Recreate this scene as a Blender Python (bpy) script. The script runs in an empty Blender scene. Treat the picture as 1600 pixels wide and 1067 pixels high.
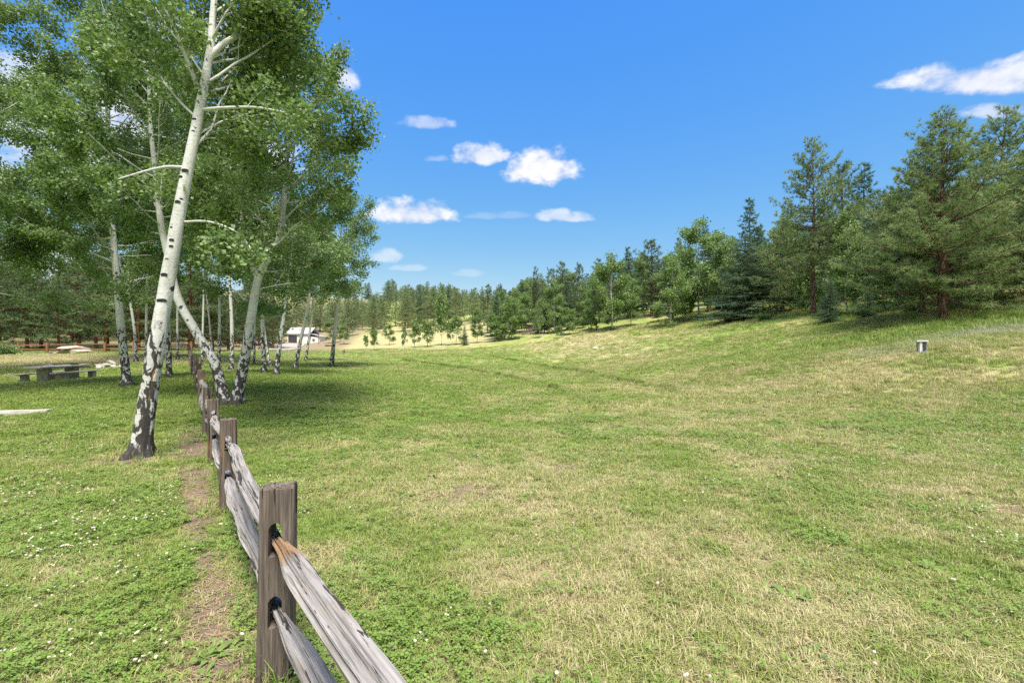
import bpy, math
import numpy as np
from mathutils import Vector, Matrix

sc = bpy.context.scene
R = math.radians

# ------------------------------------------------------------------ camera
EYE, FPX, CX, HY = 1.665, 711.0, 800.0, 560.0      # eye height, focal length in photo pixels, centre column, horizon row
cam = bpy.data.cameras.new('camera')
cam.sensor_width = 36.0
cam.lens = FPX / 1600 * 36.0
cam.shift_y = (HY - 533.5) / 1600
cam.clip_start, cam.clip_end = 0.05, 9000
cam_o = bpy.data.objects.new('camera', cam)
sc.collection.objects.link(cam_o)
cam_o.location = (0, 0, EYE)
cam_o.rotation_euler = (R(90), 0, 0)
sc.camera = cam_o

# ------------------------------------------------------------------ render settings
sc.render.engine = 'CYCLES'
cy = sc.cycles
cy.max_bounces, cy.diffuse_bounces, cy.glossy_bounces, cy.transmission_bounces, cy.transparent_max_bounces = 4, 2, 1, 2, 2
cy.use_adaptive_sampling = True
cy.adaptive_threshold = 0.02
cy.use_denoising = False
cy.denoiser = 'OPENIMAGEDENOISE'
cy.denoising_input_passes = 'RGB_ALBEDO_NORMAL'
cy.denoising_prefilter = 'ACCURATE'
cy.sample_clamp_indirect = 8
vs = sc.view_settings
vs.view_transform, vs.look, vs.gamma, vs.use_curve_mapping = 'Standard', 'None', 1.0, False
vs.exposure = 1.8

# ------------------------------------------------------------------ sun and sky
SUN_AZ, SUN_EL = R(167), R(64)          # azimuth clockwise from +Y: behind the camera, a little to its right
sd = Vector((math.sin(SUN_AZ) * math.cos(SUN_EL), math.cos(SUN_AZ) * math.cos(SUN_EL), math.sin(SUN_EL)))
sun = bpy.data.lights.new('sun', 'SUN')
sun.energy, sun.angle, sun.color = 2.5, R(20.0), (1.0, 0.95, 0.88)
sun_o = bpy.data.objects.new('sun', sun)
sc.collection.objects.link(sun_o)
sun_o.rotation_euler = sd.to_track_quat('Z', 'Y').to_euler()
sun_o.location = (0, 0, 50)


class NT:
    """small helper round a node tree"""
    def __init__(self, tree):
        self.t = tree

    def n(self, kind, ins=None, **props):
        nd = self.t.nodes.new(kind)
        for k, v in props.items():
            setattr(nd, k, v)
        for k, v in (ins or {}).items():
            s = nd.inputs[k]
            if hasattr(v, 'is_linked') or hasattr(v, 'links'):
                self.t.links.new(v, s)
            else:
                s.default_value = v
        return nd

    def math(self, op, a, b=0.0, clamp=False):
        nd = self.n('ShaderNodeMath', {0: a, 1: b}, operation=op)
        nd.use_clamp = clamp
        return nd.outputs[0]

    def mapr(self, v, a, b, c=0.0, d=1.0, smooth=True):
        nd = self.n('ShaderNodeMapRange', {0: v, 1: a, 2: b, 3: c, 4: d})
        nd.interpolation_type = 'SMOOTHSTEP' if smooth else 'LINEAR'
        nd.clamp = True
        return nd.outputs[0]

    def mix(self, f, a, b, blend='MIX'):
        nd = self.n('ShaderNodeMix', data_type='RGBA', blend_type=blend)
        for i, v in ((0, f), (6, a), (7, b)):
            s = nd.inputs[i]
            if hasattr(v, 'links'):
                self.t.links.new(v, s)
            else:
                s.default_value = v if i == 0 else (tuple(v) + (1,))[:4]
        return nd.outputs[2]

    def noise(self, vec, scale, detail=3, rough=0.55, dist=0.0):
        nd = self.n('ShaderNodeTexNoise', {'Scale': scale, 'Detail': detail, 'Roughness': rough, 'Distortion': dist})
        if vec is not None:
            self.t.links.new(vec, nd.inputs['Vector'])
        return nd.outputs[0]

    def mapping(self, vec, scale=(1, 1, 1), rot=(0, 0, 0), loc=(0, 0, 0), kind='POINT'):
        nd = self.n('ShaderNodeMapping', {'Vector': vec, 'Scale': scale, 'Rotation': rot, 'Location': loc}, vector_type=kind)
        return nd.outputs[0]

    def attr(self, name, kind='GEOMETRY'):
        return self.n('ShaderNodeAttribute', attribute_name=name, attribute_type=kind).outputs['Fac']


world = bpy.data.worlds.new('World')
sc.world = world
world.use_nodes = True
wt = world.node_tree
wt.nodes.clear()
W = NT(wt)
sky = W.n('ShaderNodeTexSky', sky_type='NISHITA')
sky.sun_disc = False
sky.sun_elevation, sky.sun_rotation = SUN_EL, SUN_AZ
sky.altitude, sky.air_density, sky.dust_density, sky.ozone_density = 1200, 1.0, 0.6, 2.0
hs = W.n('ShaderNodeHueSaturation', {'Saturation': 1.12, 'Value': 1.0, 'Color': sky.outputs[0]})
skyc = W.mix(1.0, hs.outputs[0], (0.96, 0.97, 1.10), 'MULTIPLY')
# tone of the thin, dry mountain air: deep overhead, milky blue low down
sp = W.n('ShaderNodeSeparateColor', {0: skyc})
skyc = W.n('ShaderNodeCombineColor', {0: W.math('MULTIPLY', W.math('POWER', sp.outputs[0], 1.25), .563), 1: W.math('MULTIPLY', W.math('POWER', sp.outputs[1], .66), .982),
                                      2: W.math('MULTIPLY', W.math('POWER', sp.outputs[2], -.03), 3.21)}).outputs[0]
dvec = W.n('ShaderNodeTexCoord').outputs['Generated']
cn = W.n('ShaderNodeTexNoise', {'Vector': W.mapping(dvec, (1, 1, 1.6)), 'Scale': 21.0, 'Detail': 7, 'Roughness': 0.58, 'Distortion': 0.15}).outputs[0]
wob = W.math('MULTIPLY', W.math('SUBTRACT', cn, 0.5), 3.3)
# cumulus: (column, row, half width, half height, density) as seen from the meadow
CLOUDS = [(846, 268, 60, 36, 1.0), (754, 245, 44, 22, .85), (668, 194, 42, 13, .45), (680, 249, 19, 8, .35),
          (645, 336, 72, 27, .95), (880, 340, 50, 13, .6), (780, 338, 60, 8, .18), (602, 402, 30, 16, .5), (640, 420, 30, 7, .3),
          (735, 428, 34, 7, .2), (532, 125, 26, 30, .75), (1530, 130, 120, 30, .9), (1565, 176, 55, 15, .6), (1640, 112, 90, 26, .85),
          (20, 120, 70, 40, .6), (180, 230, 160, 110, .85), (350, 250, 120, 90, .8), (60, 430, 130, 50, .7), (440, 400, 110, 50, .75), (300, 60, 90, 40, .6)]
alpha = None
for px, py, hw, hh, den in CLOUDS:
    c = Vector(((px - CX) / FPX, 1.0, (HY - py) / FPX))
    dist = c.length
    c.normalize()
    ax = Vector((1, 0, 0)); ax = (ax - c * c.dot(ax)).normalized(); az_ = ax.cross(c)      # flat bases lie level
    q = Matrix((ax, c, az_)).transposed().to_quaternion()
    k = 1.0 / dist
    m = W.mapping(dvec, (hw / FPX * k, 1.0, hh / FPX * k), tuple(q.to_euler()), (0, 0, 0), 'TEXTURE')
    s = W.n('ShaderNodeSeparateXYZ', {0: m})
    z = W.math('MAXIMUM', s.outputs[2], W.math('MULTIPLY', s.outputs[2], -1.7))
    r2 = W.math('ADD', W.math('MULTIPLY', s.outputs[0], s.outputs[0]), W.math('MULTIPLY', z, z))
    a = W.mapr(W.math('ADD', r2, wob), 1.2, 0.1, 0.0, den)
    a = W.math('MULTIPLY', a, W.math('GREATER_THAN', s.outputs[1], 0.0))
    alpha = a if alpha is None else W.math('MAXIMUM', alpha, a)
# unseen sky behind and above: heavy cloud cover added to soften and whiten the light
sv = W.n('ShaderNodeSeparateXYZ', {0: dvec})
gen = W.mapr(W.noise(W.mapping(dvec, (1, 1, 2.2)), 4.2, 6, 0.6), 0.36, 0.54, 0.0, 0.92)
back = W.mapr(sv.outputs[1], 0.30, 0.0)
gen = W.math('MULTIPLY', W.math('MULTIPLY', gen, back), W.mapr(sv.outputs[2], 0.0, 0.12))
alpha = W.math('MAXIMUM', alpha, gen)
cshade = W.mapr(cn, 0.35, 0.6)
ccol = W.mix(cshade, (3.5, 3.52, 3.65), (2.95, 3.0, 3.3))
ccol = W.mix(0.0, ccol, ccol)
fin = W.mix(alpha, skyc, ccol)
bg = W.n('ShaderNodeBackground', {'Color': fin, 'Strength': 0.0855})
wo = W.n('ShaderNodeOutputWorld', {0: bg.outputs[0]})

# ------------------------------------------------------------------ numeric helpers
def vnoise(x, y, seed=0):
    x = np.asarray(x, float); y = np.asarray(y, float)
    xi = np.floor(x).astype(np.int64); yi = np.floor(y).astype(np.int64)
    fx = x - xi; fy = y - yi
    fx = fx * fx * (3 - 2 * fx); fy = fy * fy * (3 - 2 * fy)

    def h(a, b):
        v = (a * 374761393 + b * 668265263 + seed * 1442695041) & 0xffffffff
        v = ((v ^ (v >> 13)) * 1274126177) & 0xffffffff
        return ((v ^ (v >> 16)) & 0xffff) / 65535.0
    return (h(xi, yi) * (1 - fx) + h(xi + 1, yi) * fx) * (1 - fy) + (h(xi, yi + 1) * (1 - fx) + h(xi + 1, yi + 1) * fx) * fy


def fbm(x, y, seed=0, oct=4):
    v = 0; a = 0.5; t = 0
    for i in range(oct):
        v = v + a * vnoise(x, y, seed + i * 17); t += a
        x = np.asarray(x) * 2.03 + 11.3; y = np.asarray(y) * 2.03 - 7.7; a *= 0.5
    return v / t


def sstep(a, b, v):
    t = np.clip((np.asarray(v, float) - a) / (b - a), 0, 1)
    return t * t * (3 - 2 * t)


def at(px, py, Y):
    """a photo pixel at depth Y as a point of the place"""
    return Vector(((px - CX) / FPX * Y, Y, EYE + (HY - py) / FPX * Y))


# ------------------------------------------------------------------ terrain: smooth surface through surveyed points
CTRL = [(0, 0, 0), (-5, 2, 0), (5, 2, 0), (-1.2, 2.4, 0), (-3.1, 5, 0), (-6.5, 9.7, .02), (0, 6, 0), (-6.3, 7.6, 0), (0, 12, .06), (-12, 6, 0), (5, 9, .05),
        (-8.6, 12.7, .40), (-8.2, 13, .36), (-4, 12.5, .12),
        (0, -20, -.2), (-30, -20, -.3), (30, -20, .8), (-45, 10, .5), (45, 5, 4), (18, 3, .5), (11, 5, .2),
        (0, 300, 34), (-200, 300, 45), (220, 300, 60), (-250, 60, 22), (250, 60, 45), (110, 60, 20), (120, 130, 32), (-120, 0, 4), (-90, 180, 22), (60, 220, 34)]
for px, py, Y in [(198, 605, 17.6), (20, 652, 12.0), (63, 598, 21.3), (140, 592, 23.5), (264, 590, 20.5), (430, 586, 21), (518, 572, 33), (462, 576, 29),
                  (700, 585, 30), (700, 562, 50), (690, 543, 80), (600, 545, 75), (540, 560, 50), (850, 572, 40), (850, 538, 70), (950, 517, 72), (1050, 507, 68),
                  (1165, 500, 56), (1270, 490, 43), (1297, 505, 37), (1472, 500, 27), (1441, 490, 29.5), (1540, 470, 34), (1600, 480, 29), (1440, 550, 18),
                  (1200, 540, 32), (1100, 600, 20), (1300, 622, 14), (1600, 622, 12.5), (490, 535, 125), (430, 546, 90), (350, 548, 70), (100, 552, 47), (0, 552, 47), (230, 551, 47), (302, 551, 46),
                  (560, 522, 130), (680, 514, 138), (640, 482, 190), (700, 470, 230), (780, 500, 150), (760, 470, 220), (500, 505, 180), (150, 530, 80), (0, 525, 75), (0, 480, 130),
                  (300, 520, 110), (1000, 485, 100), (1200, 462, 80), (1400, 452, 60), (1600, 440, 55)]:
    CTRL.append(tuple(at(px, py, Y)))
CT = np.array(CTRL)


def _phi(r2):
    return 0.5 * r2 * np.log(r2 + 1e-9)


_n = len(CT)
_K = _phi(((CT[:, None, :2] - CT[None, :, :2]) ** 2).sum(-1)) + np.eye(_n) * 6.0
_P = np.c_[np.ones(_n), CT[:, :2]]
_A = np.block([[_K, _P], [_P.T, np.zeros((3, 3))]])
_S = np.linalg.solve(_A, np.r_[CT[:, 2], 0, 0, 0])


def ground(x, y):
    x = np.asarray(x, float); y = np.asarray(y, float)
    shp = np.broadcast(x, y).shape
    xx = np.broadcast_to(x, shp).ravel(); yy = np.broadcast_to(y, shp).ravel()
    out = np.zeros(xx.size)
    for i in range(0, xx.size, 20000):
        a, b = xx[i:i + 20000], yy[i:i + 20000]
        k = _phi((a[:, None] - CT[None, :, 0]) ** 2 + (b[:, None] - CT[None, :, 1]) ** 2)
        out[i:i + 20000] = k @ _S[:_n] + _S[_n] + _S[_n + 1] * a + _S[_n + 2] * b
    r = np.hypot(xx, yy - 60)
    w = sstep(230, 420, r)
    out = out * (1 - w) + 30 * w
    d = np.hypot(xx, yy)
    out += (fbm(xx / 1.3, yy / 1.3, 3, 3) - .5) * .07 * sstep(1, 4, d) + (fbm(xx / 9, yy / 9, 5, 2) - .5) * .22 * sstep(6, 30, d)
    return out.reshape(shp)


def gz(x, y):
    return float(ground(x, y))


_YS = np.concatenate([np.linspace(2, 60, 600), np.linspace(60.2, 320, 700)])


def hit(px, py):
    """where the line of sight through a photo pixel meets the ground"""
    u = (px - CX) / FPX
    z = ground(u * _YS, _YS)
    d = (EYE + (HY - py) / FPX * _YS) - z
    i = np.argmax(d < 0) if (d < 0).any() else len(d) - 1
    Y = _YS[i]
    if 0 < i and d[i] < 0:
        Y = _YS[i - 1] + (_YS[i] - _YS[i - 1]) * d[i - 1] / (d[i - 1] - d[i])
    return Vector((u * Y, Y, gz(u * Y, Y)))


# fence line through the surveyed posts
FA = Vector((-1.22, 2.37)); FD = Vector((-0.585, 0.811)).normalized()
FN = Vector((-FD.y, FD.x))          # to the left of the fence


def fence_sd(x, y):
    return (x - FA.x) * FN.x + (y - FA.y) * FN.y


def seg_dist(x, y, pts):
    d = np.full(np.shape(x), 1e9)
    for a, b in zip(pts[:-1], pts[1:]):
        ab = (b[0] - a[0], b[1] - a[1]); L2 = ab[0] ** 2 + ab[1] ** 2
        t = np.clip(((x - a[0]) * ab[0] + (y - a[1]) * ab[1]) / L2, 0, 1)
        d = np.minimum(d, np.hypot(x - a[0] - t * ab[0], y - a[1] - t * ab[1]))
    return d


RUTS = [[tuple(hit(*p)[:2]) for p in q] for q in ([(760, 556), (815, 565), (880, 577), (960, 591), (1050, 609)], [(630, 563), (715, 574), (775, 586), (830, 597), (872, 608), (925, 621)])]
DRIVE = [tuple(at(px, 0, Y)[:2]) for px, Y in [(-60, 41), (0, 41.5), (70, 45)]]
ROAD = [tuple(at(px, 0, Y)[:2]) for px, Y in [(380, 66), (420, 80), (452, 100), (462, 118)]]


def fields(x, y):
    """what grows where: dryness, bare soil, lush green and grey-green amounts, all in the ground plan"""
    x = np.asarray(x, float); y = np.asarray(y, float)
    n0 = fbm(x / 14, y / 14, 21, 3); n1 = fbm(x / 3.2, y / 3.2, 31, 4); n2 = fbm(x / .9, y / .9, 41, 3); n4 = fbm(x / .35, y / .35, 51, 2)
    fs = fence_sd(x, y)
    b = .34 * (n0 - .5) + .34 * (n1 - .5) + .55 * (n2 - .5) + .30 * (n4 - .5) - .05 - .085 * sstep(12, 5, y)
    b = b + .06 * sstep(-2, 9, x) - .10 * sstep(-2, -8, x) * sstep(8, 14, y)
    b = b - .16 * np.exp(-(((x + 5) / 6) ** 2 + ((y - 15) / 7) ** 2))
    b = b + .42 * sstep(66, 100, y) * (1 - .75 * sstep(140, 175, y)) * np.maximum(sstep(2, -8, x), sstep(115, 140, y) * sstep(30, 5, x)) * sstep(-95, -45, x) - .02 * sstep(66, 90, y) * sstep(8, 20, x) + .05 * sstep(20, 45, y) * sstep(0, 12, x)
    b = b + .55 * np.exp(-(((x + 36) / 13) ** 2 + ((y - 36) / 7) ** 2))
    b = b - .12 * sstep(10, 18, x) * sstep(20, 30, y) - .05 * np.exp(-((y - 26) / 14) ** 2)
    dry = sstep(-.30, .36, b)
    lush = sstep(.02, -.30, b)
    lush = lush * (1 - .8 * sstep(60, 75, y))
    # green tongue under the right-hand pines, silvery strip below it
    u = (x - 24) / 7; v = (y - 24.5 - .1 * (x - 24)) / 2.6
    g = np.exp(-(u * u + v * v))
    lush = np.clip(lush + g * 1.3, 0, 1); dry = dry * (1 - np.clip(g * 1.4, 0, 1))
    silver = np.exp(-(((x - 22) / 8) ** 2 + ((y - 20.6 - .1 * (x - 22)) / 1.3) ** 2)) * sstep(.3, .6, n1)
    # worn soil along the left foot of the fence and where the turf has gone
    d = sstep(.95, .15, np.abs(fs - .26) / (.42 + .8 * (n1 - .4))) * sstep(14, 8, y) * .95
    d = d * sstep(.30, .58, n2 + .15)
    d = np.maximum(d, sstep(.565, .70, .55 * n1 + .45 * n2) * .8 * sstep(16, 6, y))
    d = np.maximum(d, sstep(.9, .25, np.hypot(x + 6.25, y - 7.6)) * .9)
    d = np.maximum(d, .62 * sstep(50, 56, y) * sstep(-18, -26, x + .25 * (y - 50)) + .42 * sstep(3.5, 7, .12 * x + .05 * y - 2.5 * sstep(90, 40, y) - .6) * sstep(62, 76, y) * sstep(-2, 8, x))
    return dict(dry=dry, lush=lush, dirt=np.clip(d, 0, 1), silver=silver)


# ------------------------------------------------------------------ mesh and object helpers
def mesh_np(name, V, F, attrs=None, smooth=False):
    """V (n,3); F list of (m,k) index arrays"""
    me = bpy.data.meshes.new(name)
    V = np.asarray(V, np.float32)
    if not isinstance(F, (list, tuple)):
        F = [F]
    F = [np.asarray(f, np.int32) for f in F if len(f)]
    me.vertices.add(len(V))
    me.vertices.foreach_set('co', V.ravel())
    li = np.concatenate([f.ravel() for f in F])
    tot = np.concatenate([np.full(len(f), f.shape[1], np.int32) for f in F])
    st = np.concatenate([[0], np.cumsum(tot)[:-1]]).astype(np.int32)
    me.loops.add(len(li))
    me.loops.foreach_set('vertex_index', li)
    me.polygons.add(len(tot))
    me.polygons.foreach_set('loop_start', st)
    me.polygons.foreach_set('loop_total', tot)
    me.polygons.foreach_set('use_smooth', np.full(len(tot), bool(smooth)))
    for k, v in (attrs or {}).items():
        v = np.asarray(v, np.float32)
        if v.ndim == 1:
            a = me.attributes.new(k, 'FLOAT', 'POINT'); a.data.foreach_set('value', v)
        else:
            a = me.attributes.new(k, 'FLOAT_VECTOR', 'POINT'); a.data.foreach_set('vector', v.ravel())
    me.update(calc_edges=True)
    return me


COL = sc.collection.objects


def add(name, me, mat=None, parent=None, loc=(0, 0, 0), rot=(0, 0, 0)):
    o = bpy.data.objects.new(name, me)
    if mat is not None and me is not None and not me.materials:
        me.materials.append(mat)
    COL.link(o)
    if mat is not None and me is not None and me.materials[0] != mat:      # shared mesh, its own bark or needles
        o.material_slots[0].link = 'OBJECT'
        o.material_slots[0].material = mat
    o.parent = parent
    o.location = loc
    o.rotation_euler = rot
    return o


def tag(o, label=None, cat=None, group=None, kind=None):
    for k, v in (('label', label), ('category', cat), ('group', group), ('kind', kind)):
        if v:
            o[k] = v
    return o


def thing(name, label, cat, loc=(0, 0, 0), rotz=0.0, group=None):
    o = add(name, None, None, None, loc, (0, 0, rotz))
    o.empty_display_size = .2
    return tag(o, label, cat, group)


class MB:
    """collects boxes and other solids into one mesh"""
    def __init__(self):
        self.v = []; self.q = []; self.t = []; self.n = 0

    def raw(self, V, quads=(), tris=()):
        V = np.asarray(V, float)
        self.v.append(V)
        if len(quads): self.q.append(np.asarray(quads) + self.n)
        if len(tris): self.t.append(np.asarray(tris) + self.n)
        self.n += len(V)
        return self

    def box(self, x0, x1, y0, y1, z0, z1):
        V = [(x, y, z) for z in (z0, z1) for y in (y0, y1) for x in (x0, x1)]
        return self.raw(V, [(0, 2, 3, 1), (4, 5, 7, 6), (0, 1, 5, 4), (2, 6, 7, 3), (0, 4, 6, 2), (1, 3, 7, 5)])

    def tube(self, P, rad, segs=8, cap=True, twist=None):
        V, Q = tube(P, rad, segs)
        n0 = self.n
        self.raw(V, Q)
        if cap:
            m = len(P)
            self.raw([P[0], P[-1]])
            a, b = self.n - 2, self.n - 1
            k = np.arange(segs)
            self.t.append(np.c_[np.full(segs, a), n0 + (k + 1) % segs, n0 + k])
            self.t.append(np.c_[np.full(segs, b), n0 + (m - 1) * segs + k, n0 + (m - 1) * segs + (k + 1) % segs])
        return self

    def mesh(self, name, smooth=False, attrs=None):
        F = []
        if self.q: F.append(np.concatenate(self.q))
        if self.t: F.append(np.concatenate(self.t))
        return mesh_np(name, np.concatenate(self.v), F, attrs, smooth)


def tube(P, rad, segs=8):
    P = np.asarray(P, float); m = len(P)
    rad = np.broadcast_to(np.asarray(rad, float), (m,))
    T = np.gradient(P, axis=0); T /= np.linalg.norm(T, axis=1)[:, None] + 1e-12
    ref = np.array([0, 1.0, 0]) if abs(T[0, 1]) < .9 else np.array([1.0, 0, 0])
    A = np.empty((m, 3)); B = np.empty((m, 3))
    a = ref
    for i in range(m):
        a = a - T[i] * (a @ T[i]); a = a / (np.linalg.norm(a) + 1e-12)
        A[i] = a; B[i] = np.cross(T[i], a)
    th = np.arange(segs) / segs * 2 * np.pi
    V = P[:, None] + rad[:, None, None] * (A[:, None] * np.cos(th)[None, :, None] + B[:, None] * np.sin(th)[None, :, None])
    i = np.arange(m - 1)[:, None]; k = np.arange(segs)[None]
    Q = np.stack([i * segs + k, i * segs + (k + 1) % segs, (i + 1) * segs + (k + 1) % segs, (i + 1) * segs + k], -1).reshape(-1, 4)
    return V.reshape(-1, 3), Q


def resample(P, n):
    """smooth curve through control points, n points evenly along it"""
    P = np.asarray(P, float)
    if len(P) > 2:
        Q = [P[0]]
        E = np.vstack([2 * P[0] - P[1], P, 2 * P[-1] - P[-2]])
        for i in range(1, len(E) - 2):
            p0, p1, p2, p3 = E[i - 1:i + 3]
            for t in np.linspace(0, 1, 9)[1:]:
                Q.append(.5 * (2 * p1 + (p2 - p0) * t + (2 * p0 - 5 * p1 + 4 * p2 - p3) * t * t + (3 * p1 - p0 - 3 * p2 + p3) * t ** 3))
        P = np.array(Q)
    s = np.r_[0, np.cumsum(np.linalg.norm(np.diff(P, axis=0), axis=1))]
    u = np.linspace(0, s[-1], n)
    return np.stack([np.interp(u, s, P[:, k]) for k in range(3)], 1)


def unit(v):
    v = np.asarray(v, float)
    return v / (np.linalg.norm(v, axis=-1, keepdims=True) + 1e-12)


# ------------------------------------------------------------------ materials
def new_mat(name):
    m = bpy.data.materials.new(name)
    m.use_nodes = True
    m.node_tree.nodes.clear()
    return m, NT(m.node_tree)


def finish(N, col, rough=.9, bump=None, bump_s=.3, bump_d=.02, spec=.2, metallic=0.0):
    ins = {'Base Color': col if hasattr(col, 'links') else tuple(col) + (1,), 'Roughness': rough, 'Specular IOR Level': spec, 'Metallic': metallic}
    if bump is not None:
        ins['Normal'] = N.n('ShaderNodeBump', {'Height': bump, 'Strength': bump_s, 'Distance': bump_d}).outputs[0]
    p = N.n('ShaderNodeBsdfPrincipled', ins)
    N.n('ShaderNodeOutputMaterial', {0: p.outputs[0]})


def leafy(N, col, trans, tcol=None, rough=.6, spec=.25):
    """diffuse leaf that also lets light through"""
    p = N.n('ShaderNodeBsdfPrincipled', {'Base Color': col, 'Roughness': rough, 'Specular IOR Level': spec})
    t = N.n('ShaderNodeBsdfTranslucent', {'Color': tcol if tcol is not None else col})
    x = N.n('ShaderNodeMixShader', {0: trans, 1: p.outputs[0], 2: t.outputs[0]})
    N.n('ShaderNodeOutputMaterial', {0: x.outputs[0]})


def obj_co(N):
    return N.n('ShaderNodeTexCoord').outputs['Object']


def mat_ground():
    m, N = new_mat('meadow_ground')
    g = N.n('ShaderNodeNewGeometry').outputs['Position']
    dry, dirt, lush, sil = (N.attr(k) for k in ('dry', 'dirt', 'lush', 'silver'))
    f1 = N.noise(g, 9.0, 4, .7); f2 = N.noise(g, 60.0, 3, .7); f3 = N.noise(g, .9, 4, .6)
    green = N.mix(f1, (.15, .21, .042), (.27, .305, .085))
    green = N.mix(lush, green, (.15, .25, .042))
    straw = N.mix(f1, (.31, .275, .125), (.43, .385, .20))
    d2 = N.math('ADD', dry, N.math('MULTIPLY', N.math('SUBTRACT', f3, .5), .9))
    d2 = N.math('ADD', d2, N.math('MULTIPLY', N.math('SUBTRACT', f2, .5), .8), True)
    c = N.mix(N.mapr(d2, 0.15, .95), green, straw)
    c = N.mix(N.math('MULTIPLY', sil, .6), c, (.36, .37, .32))
    soil = N.mix(f2, (.11, .078, .052), (.27, .205, .145))
    c = N.mix(N.mapr(N.math('ADD', dirt, N.math('MULTIPLY', N.math('SUBTRACT', f2, .5), .7)), .3, .8), c, soil)
    h = N.math('ADD', f2, N.math('MULTIPLY', f1, 1.5))
    finish(N, c, .95, h, .8, .03, .1)
    return m


def mat_grass(name, green_a, green_b, straw, trans=.3):
    m, N = new_mat(name)
    dry, lush, sil, rnd = (N.attr(k, 'INSTANCER') for k in ('dry', 'lush', 'silver', 'rnd'))
    tip = N.attr('tip'); br = N.attr('tone')
    g = N.mix(rnd, green_a, green_b)
    g = N.mix(N.math('MULTIPLY', lush, .8), g, (.175, .275, .045))
    d = N.math('ADD', N.math('MULTIPLY', dry, 1.0), N.math('MULTIPLY', N.math('SUBTRACT', br, .5), 1.1))
    d = N.math('ADD', d, N.math('MULTIPLY', N.math('SUBTRACT', rnd, .5), .5))
    c = N.mix(N.mapr(d, .25, .75), g, straw)
    c = N.mix(N.math('MULTIPLY', sil, .6), c, (.40, .41, .37))
    c = N.mix(N.math('MULTIPLY', tip, .22), c, (.42, .42, .14))
    leafy(N, c, trans)
    return m


def mat_plain_leaf(name, a, b, trans=.3, kind='INSTANCER'):
    m, N = new_mat(name)
    c = N.mix(N.attr('rnd', kind), a, b)
    c = N.mix(N.math('MULTIPLY', N.attr('tone'), .6), c, tuple(v * 1.35 for v in a))
    leafy(N, c, trans)
    return m


def mat_aspen_leaf(name='aspen_leaves', dark=(.085, .15, .036), mid=(.175, .26, .076), pale=(.30, .37, .19)):
    m, N = new_mat(name)
    t = N.attr('tone')
    c = N.mix(N.mapr(t, 0, .55), dark, mid)
    c = N.mix(N.mapr(t, .6, 1.0), c, pale)
    r = N.n('ShaderNodeObjectInfo').outputs['Random']
    c = N.mix(N.math('MULTIPLY', r, .25), c, (.12, .17, .03))
    back = N.n('ShaderNodeNewGeometry').outputs['Backfacing']
    c = N.mix(N.math('MULTIPLY', back, .35), c, (.20, .27, .15))
    tc = N.mix(.5, c, (.20, .34, .04))
    leafy(N, c, .38, tc, .45, .35)
    return m


def mat_needles(name, dark, mid, tip):
    m, N = new_mat(name)
    t = N.attr('tone')
    c = N.mix(N.mapr(t, 0, .6), dark, mid)
    c = N.mix(N.mapr(t, .6, 1.0), c, tip)
    r = N.n('ShaderNodeObjectInfo').outputs['Random']
    c = N.mix(N.math('MULTIPLY', r, .3), c, tuple(v * k for v, k in zip(mid, (1.35, 1.1, .8))))
    leafy(N, c, .30, None, .6, .2)
    return m


def mat_aspen_bark():
    m, N = new_mat('aspen_bark')
    co = obj_co(N)
    z = N.n('ShaderNodeSeparateXYZ', {0: co}).outputs[2]
    low = N.mapr(z, 2.6, .0)                                    # older bark towards the foot
    n_big = N.noise(N.mapping(co, (1, 1, .55)), 9.0, 5, .62, .4)
    n_len = N.noise(N.mapping(co, (5, 5, 46)), 1.6, 3, .6)
    n_low = N.noise(co, 1.7, 3)
    white = N.mix(N.mapr(n_low, .3, .7), (.56, .555, .54), (.45, .45, .425))
    white = N.mix(N.mapr(N.noise(N.mapping(co, (3, 3, 22)), 2.0, 4, .7), .45, .75), white, (.40, .385, .35))
    dark = N.mix(N.noise(co, 30, 3), (.018, .016, .015), (.085, .078, .072))
    blot = N.mapr(N.math('SUBTRACT', n_big, N.math('MULTIPLY', low, .075)), .475, .440)
    blot = N.math('MULTIPLY', blot, N.mapr(low, .0, .12))
    lent = N.math('MULTIPLY', N.mapr(n_len, .62, .70), .6)
    vor = N.n('ShaderNodeTexVoronoi', {'Vector': N.mapping(co, (3.4, 3.4, 2.6)), 'Scale': 1.0, 'Randomness': 1.0})
    eye = N.mapr(N.math('ADD', vor.outputs['Distance'], N.math('MULTIPLY', N.math('SUBTRACT', N.noise(co, 22, 3), .5), .22)), .17, .13)
    foot = N.mapr(N.math('ADD', z, N.math('MULTIPLY', N.math('SUBTRACT', N.noise(N.mapping(co, (1, 1, .4)), 11, 3), .5), .8)), .32, .16)
    d = N.math('MAXIMUM', N.math('MAXIMUM', blot, lent), N.math('MAXIMUM', eye, foot))
    w = N.attr('wound')
    d = N.math('MAXIMUM', d, N.mapr(N.math('ADD', w, N.math('MULTIPLY', N.math('SUBTRACT', N.noise(co, 26, 3), .5), .7)), .35, .6))
    c = N.mix(d, white, dark)
    raw = N.attr('rawwood')
    c = N.mix(N.mapr(N.math('ADD', raw, N.math('MULTIPLY', N.math('SUBTRACT', N.noise(N.mapping(co, (40, 40, 5)), 1.0, 3), .5), .8)), .4, .7), c, (.30, .135, .035))
    h = N.math('ADD', N.math('MULTIPLY', d, .6), N.math('MULTIPLY', N.noise(N.mapping(co, (22, 22, 7)), 1.5, 4, .7), .8))
    finish(N, c, .75, h, .7, .02, .2)
    return m


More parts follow.
